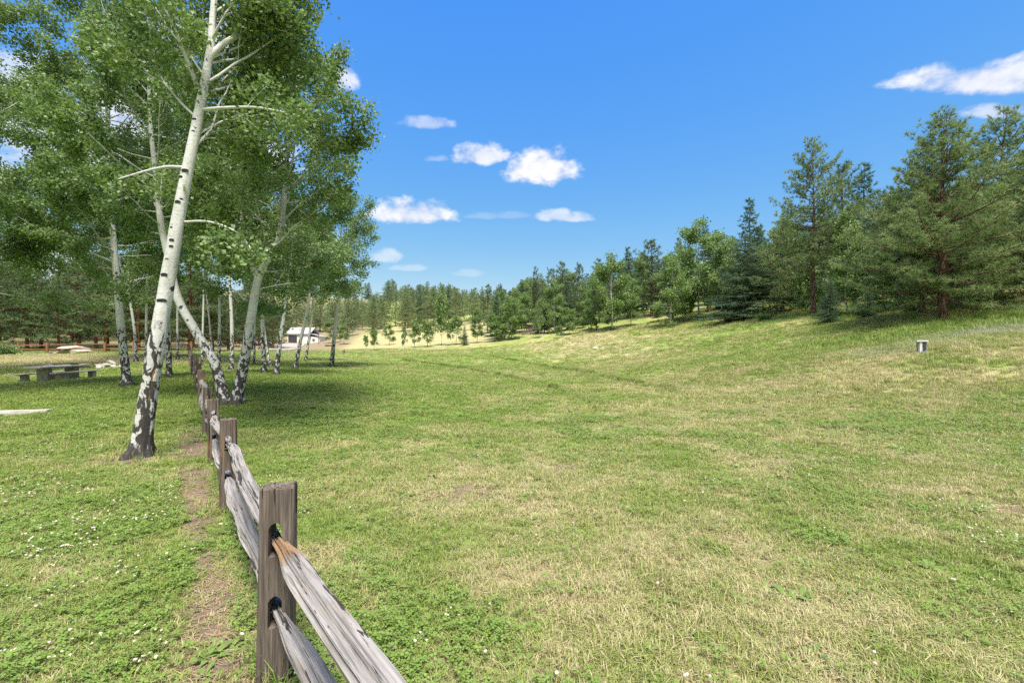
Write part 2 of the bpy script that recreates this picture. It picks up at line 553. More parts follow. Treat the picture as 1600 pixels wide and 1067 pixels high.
def mat_bark(name, a, b, sc_=(14, 14, 3)):
    m, N = new_mat(name)
    co = obj_co(N)
    n = N.noise(N.mapping(co, sc_), 1.0, 5, .65, .6)
    v = N.n('ShaderNodeTexVoronoi', {'Vector': N.mapping(co, tuple(s * .6 for s in sc_)), 'Scale': 1.0}, feature='DISTANCE_TO_EDGE').outputs['Distance']
    c = N.mix(N.mapr(n, .3, .7), a, b)
    c = N.mix(N.mapr(v, .12, .0), c, tuple(x * .3 for x in a))
    finish(N, c, .95, N.math('ADD', n, N.mapr(v, 0, .2)), .9, .03, .1)
    return m


def mat_wood(name, axis, grey_a, grey_b, warm, warm_amt=.35, cr=.70):
    """weathered timber, grain along the given axis of the piece"""
    m, N = new_mat(name)
    co = obj_co(N)
    rnd = N.n('ShaderNodeObjectInfo').outputs['Random']
    off = N.n('ShaderNodeCombineXYZ', {0: N.math('MULTIPLY', rnd, 31), 1: N.math('MULTIPLY', rnd, 17), 2: N.math('MULTIPLY', rnd, 7)})
    co = N.n('ShaderNodeVectorMath', {0: co, 1: off.outputs[0]}, operation='ADD').outputs[0]
    s = [38, 38, 38]; s[axis] = 1.6
    s2 = [110, 110, 110]; s2[axis] = 4
    s3 = [27, 27, 27]; s3[axis] = 1.7
    g1 = N.noise(N.mapping(co, s), 1.0, 4, .6, .3); g2 = N.noise(N.mapping(co, s2), 1.0, 3, .6)
    g3 = N.noise(N.mapping(co, s3), 1.0, 4, .6, .5)
    c = N.mix(N.mapr(g1, .3, .7), grey_a, grey_b)
    c = N.mix(N.math('MULTIPLY', N.mapr(g2, .45, .7), .5), c, tuple(x * .45 for x in grey_a))
    wz = N.noise(co, 3.2, 3)
    c = N.mix(N.math('MULTIPLY', N.mapr(wz, .5, .72), warm_amt), c, warm)
    crack = N.mapr(g3, cr, cr + .03)
    c = N.mix(N.math('MULTIPLY', crack, .9), c, (.022, .018, .015))
    fr = N.attr('fresh')
    c = N.mix(N.mapr(N.math('ADD', fr, N.math('MULTIPLY', N.math('SUBTRACT', g1, .5), 1.3)), .25, .85), c, N.mix(g1, (.16, .092, .052), (.36, .24, .14)))
    h = N.math('SUBTRACT', N.math('ADD', g1, N.math('MULTIPLY', g2, .6)), N.math('MULTIPLY', crack, 1.2))
    finish(N, c, .9, h, .9, .012, .15)
    return m


def mat_noise(name, a, b, scale=4.0, rough=.9, bump=.3, spec=.2, metallic=0.0, world_=False):
    m, N = new_mat(name)
    co = N.n('ShaderNodeNewGeometry').outputs['Position'] if world_ else obj_co(N)
    n = N.noise(co, scale, 5, .65)
    c = N.mix(N.mapr(n, .3, .7), a, b)
    finish(N, c, rough, n, bump, .03, spec, metallic)
    return m


M = dict(
    ground=mat_ground(),
    grass=mat_grass('grass_blades', (.20, .27, .048), (.31, .35, .088), (.54, .47, .27)),
    tallgrass=mat_grass('tall_grass_blades', (.13, .25, .035), (.19, .30, .055), (.48, .42, .19)),
    thatch=mat_plain_leaf('dry_thatch', (.36, .275, .165), (.24, .165, .105), .1),
    clover=mat_plain_leaf('clover_leaves', (.15, .235, .045), (.22, .30, .075), .3),
    weed=mat_plain_leaf('weed_leaves', (.13, .205, .045), (.19, .25, .07), .25),
    bloom=mat_plain_leaf('clover_bloom', (.66, .60, .48), (.50, .40, .29), .2),
    aspen_bark=mat_aspen_bark(), aspen_leaf=mat_aspen_leaf(),
    aspen_leaf_young=mat_aspen_leaf('young_aspen_leaves', (.11, .19, .045), (.21, .31, .09), (.34, .42, .19)),
    pine_bark=mat_bark('pine_bark', (.13, .075, .052), (.24, .155, .115)),
    red_bark=mat_bark('red_pine_bark', (.14, .060, .035), (.27, .125, .075)),
    pine=mat_needles('pine_needles', (.075, .130, .045), (.185, .27, .105), (.32, .39, .19)),
    pine_far=mat_needles('far_pine_needles', (.085, .135, .055), (.185, .26, .108), (.29, .36, .18)),
    pine_dark=mat_needles('dark_pine_needles', (.045, .080, .032), (.105, .16, .064), (.19, .25, .115)),  # darker green needles for the wood and back fence pines
    spruce=mat_needles('spruce_needles', (.036, .080, .046), (.095, .180, .105), (.21, .31, .215)),
    post=mat_wood('fence_post_wood', 2, (.085, .068, .057), (.185, .152, .128), (.22, .12, .055), .6, .62),
    rail=mat_wood('fence_rail_wood', 0, (.20, .185, .172), (.36, .335, .315), (.30, .20, .11), .25, .59),
    red_rail=mat_wood('red_fence_wood', 0, (.17, .085, .060), (.25, .13, .09), (.22, .10, .05), .4),
    red_post=mat_wood('red_fence_post_wood', 2, (.20, .095, .055), (.30, .155, .09), (.26, .12, .05), .4),
    grey_wood=mat_wood('grey_bench_wood', 0, (.24, .215, .20), (.36, .33, .31), (.30, .24, .18), .2),
    concrete=mat_noise('leg_concrete', (.20, .185, .15), (.31, .29, .25), 9),
    pale_wood=mat_wood('pale_beam_wood', 0, (.42, .39, .34), (.56, .52, .46), (.45, .38, .28), .2),
    rock=mat_noise('rock', (.30, .235, .185), (.46, .39, .33), 5, .9, .8),
    pale_rock=mat_noise('pale_rock', (.42, .38, .32), (.60, .56, .49), 7, .9, .8),
    asphalt=mat_noise('drive_asphalt', (.13, .13, .14), (.20, .20, .21), 3, .95, .3, .1, 0, True),
    gravel=mat_noise('road_gravel', (.30, .26, .23), (.42, .37, .33), 2, .95, .3, .1, 0, True),
)

# ------------------------------------------------------------------ the ground
def graded(lo, hi, fine, grow):
    v = [0.0]
    while v[-1] < hi:
        v.append(v[-1] + max(fine, grow * v[-1]))
    n = [0.0]
    while n[-1] > lo:
        n.append(n[-1] - max(fine, grow * -n[-1]))
    return np.array(n[:0:-1] + v)


gx = graded(-430, 430, .14, .027)
gy = graded(-40, 430, .14, .022)
gx = np.r_[[-1300, -1000, -800, -560], gx, [560, 800, 1000, 1300]]
gy = np.r_[[-1300, -800, -500, -250, -100], gy, [560, 800, 1000, 1300]]
GX, GY = np.meshgrid(gx, gy)
GZ = ground(GX, GY)
for rut in RUTS:
    GZ = GZ - .07 * np.exp(-(seg_dist(GX, GY, rut) / .35) ** 2)
fl = fields(GX, GY)
ny, nx = GX.shape
ii = np.arange(ny - 1)[:, None] * nx + np.arange(nx - 1)[None]
quads = np.stack([ii, ii + 1, ii + nx + 1, ii + nx], -1).reshape(-1, 4)
me = mesh_np('ground', np.stack([GX, GY, GZ], -1).reshape(-1, 3), quads, {k: v.ravel() for k, v in fl.items()}, True)
tag(add('ground', me, M['ground']), 'green and straw coloured mountain meadow ground', 'ground', None, 'structure')


def strip(name, pts, width, mat, lift, label):
    P = resample([(x, y, 0) for x, y in pts], 40)
    T = unit(np.gradient(P, axis=0)); Nn = np.c_[-T[:, 1], T[:, 0], T[:, 2] * 0]
    V = []
    m = 7
    for j in range(m):
        q = P + Nn * ((j / (m - 1) - .5) * width * (1 + .12 * (fbm(P[:, 0] / 3, P[:, 1] / 3, 9 + j) - .5)))[:, None]
        q[:, 2] = ground(q[:, 0], q[:, 1]) + lift
        V.append(q)
    V = np.stack(V, 1).reshape(-1, 3)
    i = np.arange(len(P) - 1)[:, None] * m + np.arange(m - 1)[None]
    Q = np.stack([i, i + 1, i + m + 1, i + m], -1).reshape(-1, 4)
    return tag(add(name, mesh_np(name, V, Q, None, True), mat), label, 'road', None, 'structure')


strip('asphalt_drive', DRIVE, 3.6, M['asphalt'], .05, 'grey asphalt drive passing behind the picnic table')
strip('gravel_road', ROAD, 5.0, M['gravel'], .10, 'pale gravel road leading up to the small white building')


def far_hills():
    a = np.radians(np.linspace(-75, 75, 220)); r = np.linspace(480, 1050, 40)
    A, Q = np.meshgrid(a, r)
    X, Y = Q * np.sin(A), Q * np.cos(A)
    t = (Q - 480) / 570
    prof = np.sin(np.clip(t * 1.25, 0, 1) * np.pi / 2)
    left = sstep(R(5), R(-25), A)
    Z = 20 + prof * (12 + 26 * left * (.4 + .6 * fbm(X / 200, Y / 200, 77, 4))) + 8 * (fbm(X / 40, Y / 40, 78, 3) - .5)
    n = len(a)
    i = np.arange(len(r) - 1)[:, None] * n + np.arange(n - 1)[None]
    F = np.stack([i, i + n, i + n + 1, i + 1], -1).reshape(-1, 4)
    m = mat_noise('forested_hills', (.030, .050, .030), (.085, .105, .062), .05, .95, .5, .05, 0, True)
    tag(add('far_hills', mesh_np('far_hills', np.stack([X, Y, Z], -1).reshape(-1, 3), F, None, True), m),
        'distant forested ridge behind the grove', 'hills', None, 'structure')


far_hills()

# ------------------------------------------------------------------ split rail fence
def post_mesh(rng, w, h, slots, S=40, nz=46, bury=.15):
    th = np.arange(S) / S * 2 * np.pi
    c, s = np.cos(th), np.sin(th)
    rad = w / 2 / (np.abs(c) ** 9 + np.abs(s) ** 9) ** (1 / 9)
    zz = np.r_[np.linspace(-bury, h, nz)]
    seed = int(rng.integers(1, 9999))
    V = []
    for z in zz:
        g0 = (vnoise(th * 9 + 40, np.full(S, z * 1.1), seed) - .5); g = np.where(g0 < -.2, -.2 + (g0 + .2) * 3, g0) * .018 + (vnoise(th * 3, np.full(S, z * 3), seed + 5) - .5) * .012
        g = g * np.minimum(1, np.minimum(th, 2 * np.pi - th) * 4)
        k = 1 + .05 * (1 - z / h)
        V.append(np.c_[rad * c * k * (1 + g / (w / 2)), rad * s * k * (1 + g / (w / 2)), np.full(S, z)])
    top = V[-1].copy()
    for f, dz in ((.93, .004), (.75, .0), (.5, -.008), (.25, -.010), (.04, -.010)):
        r = top * np.array([f, f, 1])
        r[:, 2] = h + dz + (vnoise(r[:, 0] * 55 + 9, r[:, 1] * 55 + 9, seed + 9) - .5) * .018
        V.append(r)
    V = np.array(V); m = len(V)
    i = np.arange(m - 1)[:, None]; k = np.arange(S)[None]
    Q = np.stack([i * S + k, i * S + (k + 1) % S, (i + 1) * S + (k + 1) % S, (i + 1) * S + k], -1).reshape(-1, 4)
    me = bpy.data.meshes.new('post')
    n = m * S
    faces = [tuple(q) for q in Q] + [tuple(range((m - 1) * S, m * S)), tuple(range(S - 1, -1, -1))]
    me.from_pydata([tuple(v) for v in V.reshape(-1, 3)], [], faces)
    if slots:
        tmp = bpy.data.objects.new('tmp_post', me); COL.link(tmp)
        cut = MB()
        for z0, z1, hw in slots:
            prof = [(-hw, z0), (hw, z0), (hw, z1 - hw)] + [(hw * math.cos(a), z1 - hw + hw * math.sin(a)) for a in np.linspace(.3, np.pi - .3, 6)] + [(-hw, z1 - hw)]
            for x in (-w * .62, w * .62):
                pass
            P0 = [(-w * .62, y, z) for y, z in prof]; P1 = [(w * .62, y, z) for y, z in prof]
            n0 = len(prof)
            cm = bpy.data.meshes.new('tmp_cut')
            cm.from_pydata(P0 + P1, [], [tuple(range(n0 - 1, -1, -1)), tuple(range(n0, 2 * n0))] + [(j, (j + 1) % n0, n0 + (j + 1) % n0, n0 + j) for j in range(n0)])
            co = bpy.data.objects.new('tmp_cut', cm); COL.link(co)
            md = tmp.modifiers.new('slot', 'BOOLEAN'); md.operation = 'DIFFERENCE'; md.object = co; md.solver = 'EXACT'
        dg = bpy.context.evaluated_depsgraph_get(); dg.update()
        me2 = bpy.data.meshes.new_from_object(tmp.evaluated_get(dg))
        for md in list(tmp.modifiers):
            bpy.data.objects.remove(md.object)
        bpy.data.objects.remove(tmp)
        me = me2
        me.name = 'post'
    me.materials.clear()
    for p in me.polygons:
        p.use_smooth = True
    me.set_sharp_from_angle(angle=R(38))
    return me


def rail_mesh(rng, L, a=.06, b=.05, S=30, nl=110, wav=.025, fresh=0.0, knots=3):
    """a split rail along +x: wedge section, cracked and wavy, tapered to the mortise ends"""
    th = np.arange(S) / S * 2 * np.pi
    seed = int(rng.integers(1, 9999))
    x = np.linspace(0, L, nl)
    V = []; fr = []
    ph = rng.uniform(0, 6, 4)
    kx = rng.uniform(.3, L - .3, knots); ka = rng.uniform(0, 6.28, knots)
    for i, xx in enumerate(x):
        e = min(xx, L - xx)
        tap = .55 + .45 * float(sstep(.02, .45, e))
        c, s = np.cos(th), np.sin(th)
        sup = 1 / (np.abs(c) ** 3.2 + np.abs(s) ** 3.2) ** (1 / 3.2)
        wedge = 1 + .16 * np.cos(th - ph[0]) * math.sin(xx * 1.1 + ph[1]) + .10 * np.cos(2 * th + ph[2])
        gro = (vnoise(th / 6.283 * 26, np.full(S, xx * .9), seed) - .5)
        gro = np.where(gro < -.22, -.22 + (gro + .22) * 3.2, gro) * .026
        lump = (vnoise(np.cos(th) * 1.5 + xx * 3, np.sin(th) * 1.5 + 5, seed + 3) - .5) * .010
        r = sup * wedge * tap
        for q in range(knots):
            da = np.abs((th - ka[q] + np.pi) % (2 * np.pi) - np.pi)
            r = r + .16 * np.exp(-((xx - kx[q]) / .06) ** 2 - (da / .5) ** 2)
        oy = wav * math.sin(xx / L * 5.2 + ph[3]) * float(sstep(0, .5, e)) + (float(vnoise(xx * 2.6, 1.5, seed + 8)) - .5) * .022 * float(sstep(0, .3, e))
        oz = wav * .5 * math.sin(xx / L * 4.1 + ph[1]) * float(sstep(0, .5, e)) + (float(vnoise(xx * 2.9, 7.5, seed + 9)) - .5) * .016 * float(sstep(0, .3, e))
        rr = 1 + (gro + lump) / b
        V.append(np.c_[np.full(S, xx) + (vnoise(th * 5, th * 0 + 3, seed + 11) - .5) * .05 * (e < .01), a * r * c * rr + oy, b * r * s * rr + oz])
        f = float(sstep(fresh, fresh * .35, xx)) if fresh else 0.0
        fr.append(f * np.clip(.6 + np.sin(th) * .9 - .35 * np.cos(th), 0, 1))
    V = np.array(V); m = nl
    i = np.arange(m - 1)[:, None]; k = np.arange(S)[None]
    Q = np.stack([i * S + k, i * S + (k + 1) % S, (i + 1) * S + (k + 1) % S, (i + 1) * S + k], -1).reshape(-1, 4)
    Vf = np.vstack([V.reshape(-1, 3), V[0].mean(0), V[-1].mean(0)])
    n = m * S; kk = np.arange(S)
    T = np.vstack([np.c_[np.full(S, n), (kk + 1) % S, kk], np.c_[np.full(S, n + 1), (m - 1) * S + kk, (m - 1) * S + (kk + 1) % S]])
    F = np.r_[np.concatenate(fr), 0, 0]
    me = mesh_np('rail', Vf, [Q, T], {'fresh': F}, True)
    me.set_sharp_from_angle(angle=R(40))
    return me


def lay(o, A, B):
    """put a piece built along +x from A towards B"""
    d = Vector(B) - Vector(A)
    o.location = A
    o.rotation_euler = (0, -math.asin(d.z / d.length), math.atan2(d.y, d.x))


def build_fence():
    rng = np.random.default_rng(5)
    fyaw = math.atan2(FD.y, FD.x)
    root = thing('split_rail_fence', 'weathered grey split rail fence running from the foreground into the aspen grove', 'fence', (FA.x, FA.y, gz(FA.x, FA.y)))
    base = root.location
    S = [0, 3.24, 6.2, 9.06, 12.6, 15.7, 18.8, 21.9, 25, 28.1, 31.2, 34.3, 37.4, 40.5, 43.6, 46.7, 49.8, 52.6]
    slots = [(.30, .46, .032), (.66, .83, .032)]
    pts = []
    hi = [post_mesh(rng, .148, 1.0, slots) for _ in range(4)]
    lo = [post_mesh(rng, .15, 1.0, None, 16, 12) for _ in range(2)]
    yaws = [R(-22), R(-6), R(4), R(8)]
    P = []
    for i, s in enumerate(S):
        x, y = FA.x + FD.x * s, FA.y + FD.y * s
        z = gz(x, y)
        P.append(Vector((x, y, z)))
        me_ = hi[i] if i < 4 else lo[i % 2]
        o = add('post', me_, M['post'], root, Vector((x, y, z)) - base, (rng.normal(0, .012), rng.normal(0, .015), fyaw + (yaws[i] if i < 4 else rng.normal(0, .1))))
    p0 = Vector((.78, -.10, gz(.78, -.1)))
    o = add('post', lo[0], M['post'], root, p0 - base, (0, 0, fyaw))
    lows = [rail_mesh(rng, 3.2, .06, .05, 14, 36) for _ in range(3)]
    P = [p0] + P
    for i in range(len(P) - 1):
        A, B = P[i], P[i + 1]
        L = (B - A).length
        for hgt in (.355, .715):
            if i < 4:
                top = hgt > .5
                # laid from the far post towards the near one, so the broken end sits at the far post
                me_ = rail_mesh(rng, L - .02, .047 if top else .046, .046 if top else .034, 44 if i < 2 else 30, 190 if i < 2 else 120, .012 if i == 0 else .022, .48 if (i == 0 and top) else 0, 4)
            else:
                me_ = lows[(i + (hgt > .5)) % 3]
            o = add('rail', me_, M['rail'], root)
            a = B - base + Vector((0, 0, hgt + rng.normal(0, .012))); b = A - base + Vector((0, 0, hgt + rng.normal(0, .012)))
            dvec_ = (b - a).normalized()
            lay(o, a + dvec_ * (.015 if i < 4 else 0), b)
    return P


FENCE_P = build_fence()


def build_back_fence():
    rng = np.random.default_rng(15)
    pxs = [-62, -16, 29, 74, 119, 164, 209, 254, 299]
    pos = []
    for px in pxs:
        q = at(px, 0, 47.5 - .004 * (px - 100))
        pos.append(Vector((q.x, q.y, gz(q.x, q.y))))
    root = thing('rail_fence', 'rusty brown two rail fence in front of the dark pines', 'fence', pos[3])
    pm = post_mesh(rng, .19, 1.12, None, 14, 10)
    rm = rail_mesh(rng, 3.1, .05, .05, 10, 22, .02)
    for p in pos:
        add('post', pm, M['red_post'], root, p - root.location, (0, 0, rng.normal(0, .2)))
    for a, b in zip(pos[:-1], pos[1:]):
        for h in (.42, .88):
            o = add('rail', rm, M['red_rail'], root)
            lay(o, a - root.location + Vector((0, 0, h + rng.normal(0, .03))), b - root.location + Vector((0, 0, h + rng.normal(0, .03))))
            o.scale.x = (b - a).length / 3.1


build_back_fence()

# ------------------------------------------------------------------ trees
def leaf_mesh(P, size, rng, tone, up=.35, name='crown'):
    n = len(P)
    nrm = unit(rng.normal(size=(n, 3)) + np.array([0, -.15, up]))
    a = unit(np.cross(nrm, rng.normal(size=(n, 3)))); b = np.cross(nrm, a)
    s = size * rng.uniform(.7, 1.25, n)[:, None]
    V = np.stack([P - a * s * .5, P + b * s * .44 - a * s * .08 + nrm * s * .10, P + a * s * .58, P - b * s * .44 - a * s * .08 + nrm * s * .10], 1).reshape(-1, 3)
    F = np.arange(n * 4).reshape(-1, 4)
    return mesh_np(name, V, F, {'tone': np.repeat(np.clip(tone, 0, 1), 4)})


def knobbly(V, Q, P, segs, rng, amt):
    """uneven trunk surface"""
    seed = int(rng.integers(1, 9999))
    m = len(P)
    V = V.reshape(m, segs, 3)
    th = np.arange(segs) / segs * 2 * np.pi
    zz = P[:, 2]
    g = (vnoise((np.cos(th) * 1.6 + 5)[None] + zz[:, None] * 2.3, (np.sin(th) * 1.6 + 5)[None] + zz[:, None] * .7, seed) - .5)
    C = P[:, None]
    V = C + (V - C) * (1 + amt * 2 * g)[:, :, None]
    return V.reshape(-1, 3)


def sub_branches(rng, B, L, r, mb, segs, density=1.0, start=.28, spread=.42):
    """side shoots on one branch; returns leaf-bearing segments"""
    n = len(B)
    m = max(3, int(L * 3.2 * density))
    D = unit(np.gradient(B, axis=0))
    for s in np.linspace(start, 1.0, m):
        k = s * (n - 1); i = min(int(k), n - 2); p = B[i] + (B[i + 1] - B[i]) * (k - i)
        d = D[i]
        sl = max(.3, L * spread * (1.15 - s) * rng.uniform(.7, 1.2) + .22)
        side = unit(np.cross(d, rng.normal(size=3)))
        dd = unit(d * rng.uniform(.4, .9) + side * rng.uniform(.6, 1.0) + np.array([0, 0, rng.uniform(-.15, .35)]))
        pts = [p]
        for q in range(4):
            dd = unit(dd + rng.normal(size=3) * .16 + np.array([0, 0, -.02]))
            pts.append(pts[-1] + dd * sl / 4)
        pts = np.array(pts)
        mb.tube(pts, np.linspace(max(.004, r * .35 * (1.1 - s)), .003, 5), 3, False)
        for q in range(1, 4):
            segs.append((pts[q], pts[q + 1], sl / 4))
    segs.append((B[-2], B[-1], .2))


def make_aspen(rng, ctrl, r0, z0, Rc, nbr, nleaf, leaf=.06, limbs=(), segs=14, rings=46, sig=.13, wound=False, droop=.0, top_taper=.05, clump=.62, open_front=False):
    P = resample(ctrl, rings)
    H = P[-1, 2]
    t = np.linspace(0, 1, rings)
    r0 = r0 * .74
    rad = r0 * ((1 - t) ** .85 * (1 - top_taper) + top_taper) * (1 + .45 * np.exp(-np.maximum(P[:, 2], 0) / (.9 * r0)))
    V, Q = tube(P, rad, segs)
    V = knobbly(V, Q, P, segs, rng, .07)
    C = np.repeat(P, segs, 0); th_ = np.tile(np.arange(segs) / segs * 2 * np.pi, rings); ph_ = rng.uniform(0, 6, 2)
    lobe = (.30 * np.cos(th_ * 4 + ph_[0]) + .22 * np.cos(th_ * 7 + ph_[1]) + .25) * np.exp(-np.maximum(C[:, 2], 0) / .16)
    V = C + (V - C) * (1 + lobe)[:, None]
    at_ = {}
    if wound:
        th = np.tile(np.arange(segs) / segs * 2 * np.pi, rings); z = V[:, 2]
        C = np.repeat(P, segs, 0)
        ang = np.arctan2(V[:, 0] - C[:, 0], -(V[:, 1] - C[:, 1]))       # 0 faces the camera, + to the right
        cen = .82 + .10 * np.sin(z * 4) + .25 * (vnoise(z * 9, z * 0 + 4, 8) - .5)
        wd = (.20 + .26 * sstep(1.5, .1, z) + .16 * (vnoise(z * 6, th * 0, 12) - .5)) * sstep(1.95, 1.55, z)
        w = np.clip(1.25 - np.abs(ang - cen) / np.maximum(wd, .02), 0, 1) * (z < 1.95)
        rw = np.clip(1.25 - np.abs(ang - (cen + .05)) / (.10 + .05 * sstep(1.5, .9, z)), 0, 1) * sstep(.75, 1.15, z) * sstep(1.65, 1.4, z) * (.45 + .9 * vnoise(z * 11, ang * 5, 5))
        inward = (.10 * w + .10 * rw * sstep(.8, 1.3, z)) * (.5 + vnoise(th * 6, z * 7, 3))
        V = C + (V - C) * (1 - inward)[:, None]
        at_ = {'wound': w, 'rawwood': rw}
    trunk = mesh_np('trunk', V, Q, at_, True)
    mb = MB(); sg = []
    lm = []
    for lp, lr in limbs:
        B = resample(lp, 16)
        L = np.linalg.norm(np.diff(B, axis=0), axis=1).sum()
        b2 = MB().tube(B, np.linspace(lr, .010, 16), 8, False)
        lm.append(b2.mesh('limb', True))
        sub_branches(rng, B, L, lr, mb, sg, 1.1, .3)
    for i in range(nbr):
        u = (i + rng.uniform(0, 1)) / nbr
        z = z0 + (H * .985 - z0) * u
        k = np.interp(z, P[:, 2], np.arange(rings)); j = min(int(k), rings - 2)
        p = P[j] + (P[j + 1] - P[j]) * (k - j)
        az = i * 2.4 + rng.normal() * .5
        if open_front and math.sin(az) < -.55:      # the side towards the open lawn carries no boughs
            az = -az
        prof = (math.sin(math.pi * min(1, .16 + .80 * u ** .8))) ** .7
        L = Rc * prof * rng.uniform(.65, 1.15) + .25
        el = R(8 + 42 * u) + rng.normal() * .2 + (.4 if open_front else 0)
        d = np.array([math.cos(az) * math.cos(el), math.sin(az) * math.cos(el), math.sin(el)])
        pts = [p]
        for q in range(8):
            d = unit(d + rng.normal(size=3) * .10 + np.array([0, 0, .03 - droop]))
            pts.append(pts[-1] + d * L / 8)
        B = np.array(pts)
        rr = min(.45 * rad[j], .005 + .008 * L)
        mb.tube(B, np.linspace(rr, .006, 9), 5, False)
        sub_branches(rng, B, L, rr, mb, sg, 1.0)
    A = np.array([s[0] for s in sg]); Bq = np.array([s[1] for s in sg]); wt_ = np.array([s[2] for s in sg])
    wt_ = wt_ * rng.uniform(.25, 1.6, len(wt_)) * (1 - clump + clump * (.12 + 1.9 * vnoise(np.arange(len(wt_)) / 14.0, np.zeros(len(wt_)), nbr) ** 2))
    idx = rng.choice(len(sg), nleaf, p=wt_ / wt_.sum())
    f = rng.uniform(0, 1, nleaf)[:, None]
    Lp = A[idx] * (1 - f) + Bq[idx] * f + rng.normal(size=(nleaf, 3)) * sig * np.array([1, 1, .8])
    st = rng.uniform(0, 1, len(sg))
    tone = .5 * st[idx] + .5 * rng.uniform(0, 1, nleaf)
    crown = leaf_mesh(Lp, leaf, rng, tone)
    return trunk, mb.mesh('branches', True), lm, crown


def knot_mesh():
    th = np.linspace(0, 2 * np.pi, 11)[:-1]
    V = []; 
    for r, y in ((1, 0), (.92, .22), (.55, .34), (.25, .22), (.03, .12)):
        V += [(r * math.cos(a), y, r * math.sin(a) * (.62 if math.sin(a) > 0 else .45)) for a in th]
    i = np.arange(4)[:, None] * 10; k = np.arange(10)[None]
    Q = np.stack([i + k, i + 10 + k, i + 10 + (k + 1) % 10, i + (k + 1) % 10], -1).reshape(-1, 4)
    return mesh_np('knot', np.array(V), Q, None, True)


KNOT = knot_mesh()
M['knot'] = mat_noise('branch_scar', (.018, .016, .015), (.075, .068, .06), 24, .95, .8)


def plant_tree(name, label, base, meshes, mats, group=None, rotz=0.0, scale=1.0, cat='tree', knots=()):
    trunk, branches, limbs, crown = meshes
    root = thing(name, label, cat, base, rotz, group)
    if base[1] < 36 and base[0] < 0:
        FEET.append((base[0], base[1]))
    root.scale = (scale, scale, scale) if np.isscalar(scale) else scale
    add('trunk', trunk, mats[0], root)
    if branches is not None:
        tag(add('branches', branches, mats[0], root), kind='stuff')
    for l in limbs:
        add('limb', l, mats[0], root)
    if crown is not None:
        tag(add('crown', crown, mats[1], root), kind='stuff')
    for p, s, d in knots:
        o = add('knot', KNOT, M['knot'], root, p)
        o.scale = (s, s * .8, s)
        o.rotation_euler = Vector(d).to_track_quat('Y', 'Z').to_euler()
    return root


ASP = (M['aspen_bark'], M['aspen_leaf'])
GROVE = 'aspens of the grove on the left'


def pxpath(base, pts):
    """trunk or limb course given as (column, row, depth) -> points relative to the tree's foot"""
    return [tuple(at(px, py, Y) - base) for px, py, Y in pts]


def foot(ctrl):
    c = [tuple(p) for p in ctrl]
    d = Vector(c[1]) - Vector(c[0])
    return [tuple(Vector(c[0]) - d.normalized() * .25)] + c


FEET = []


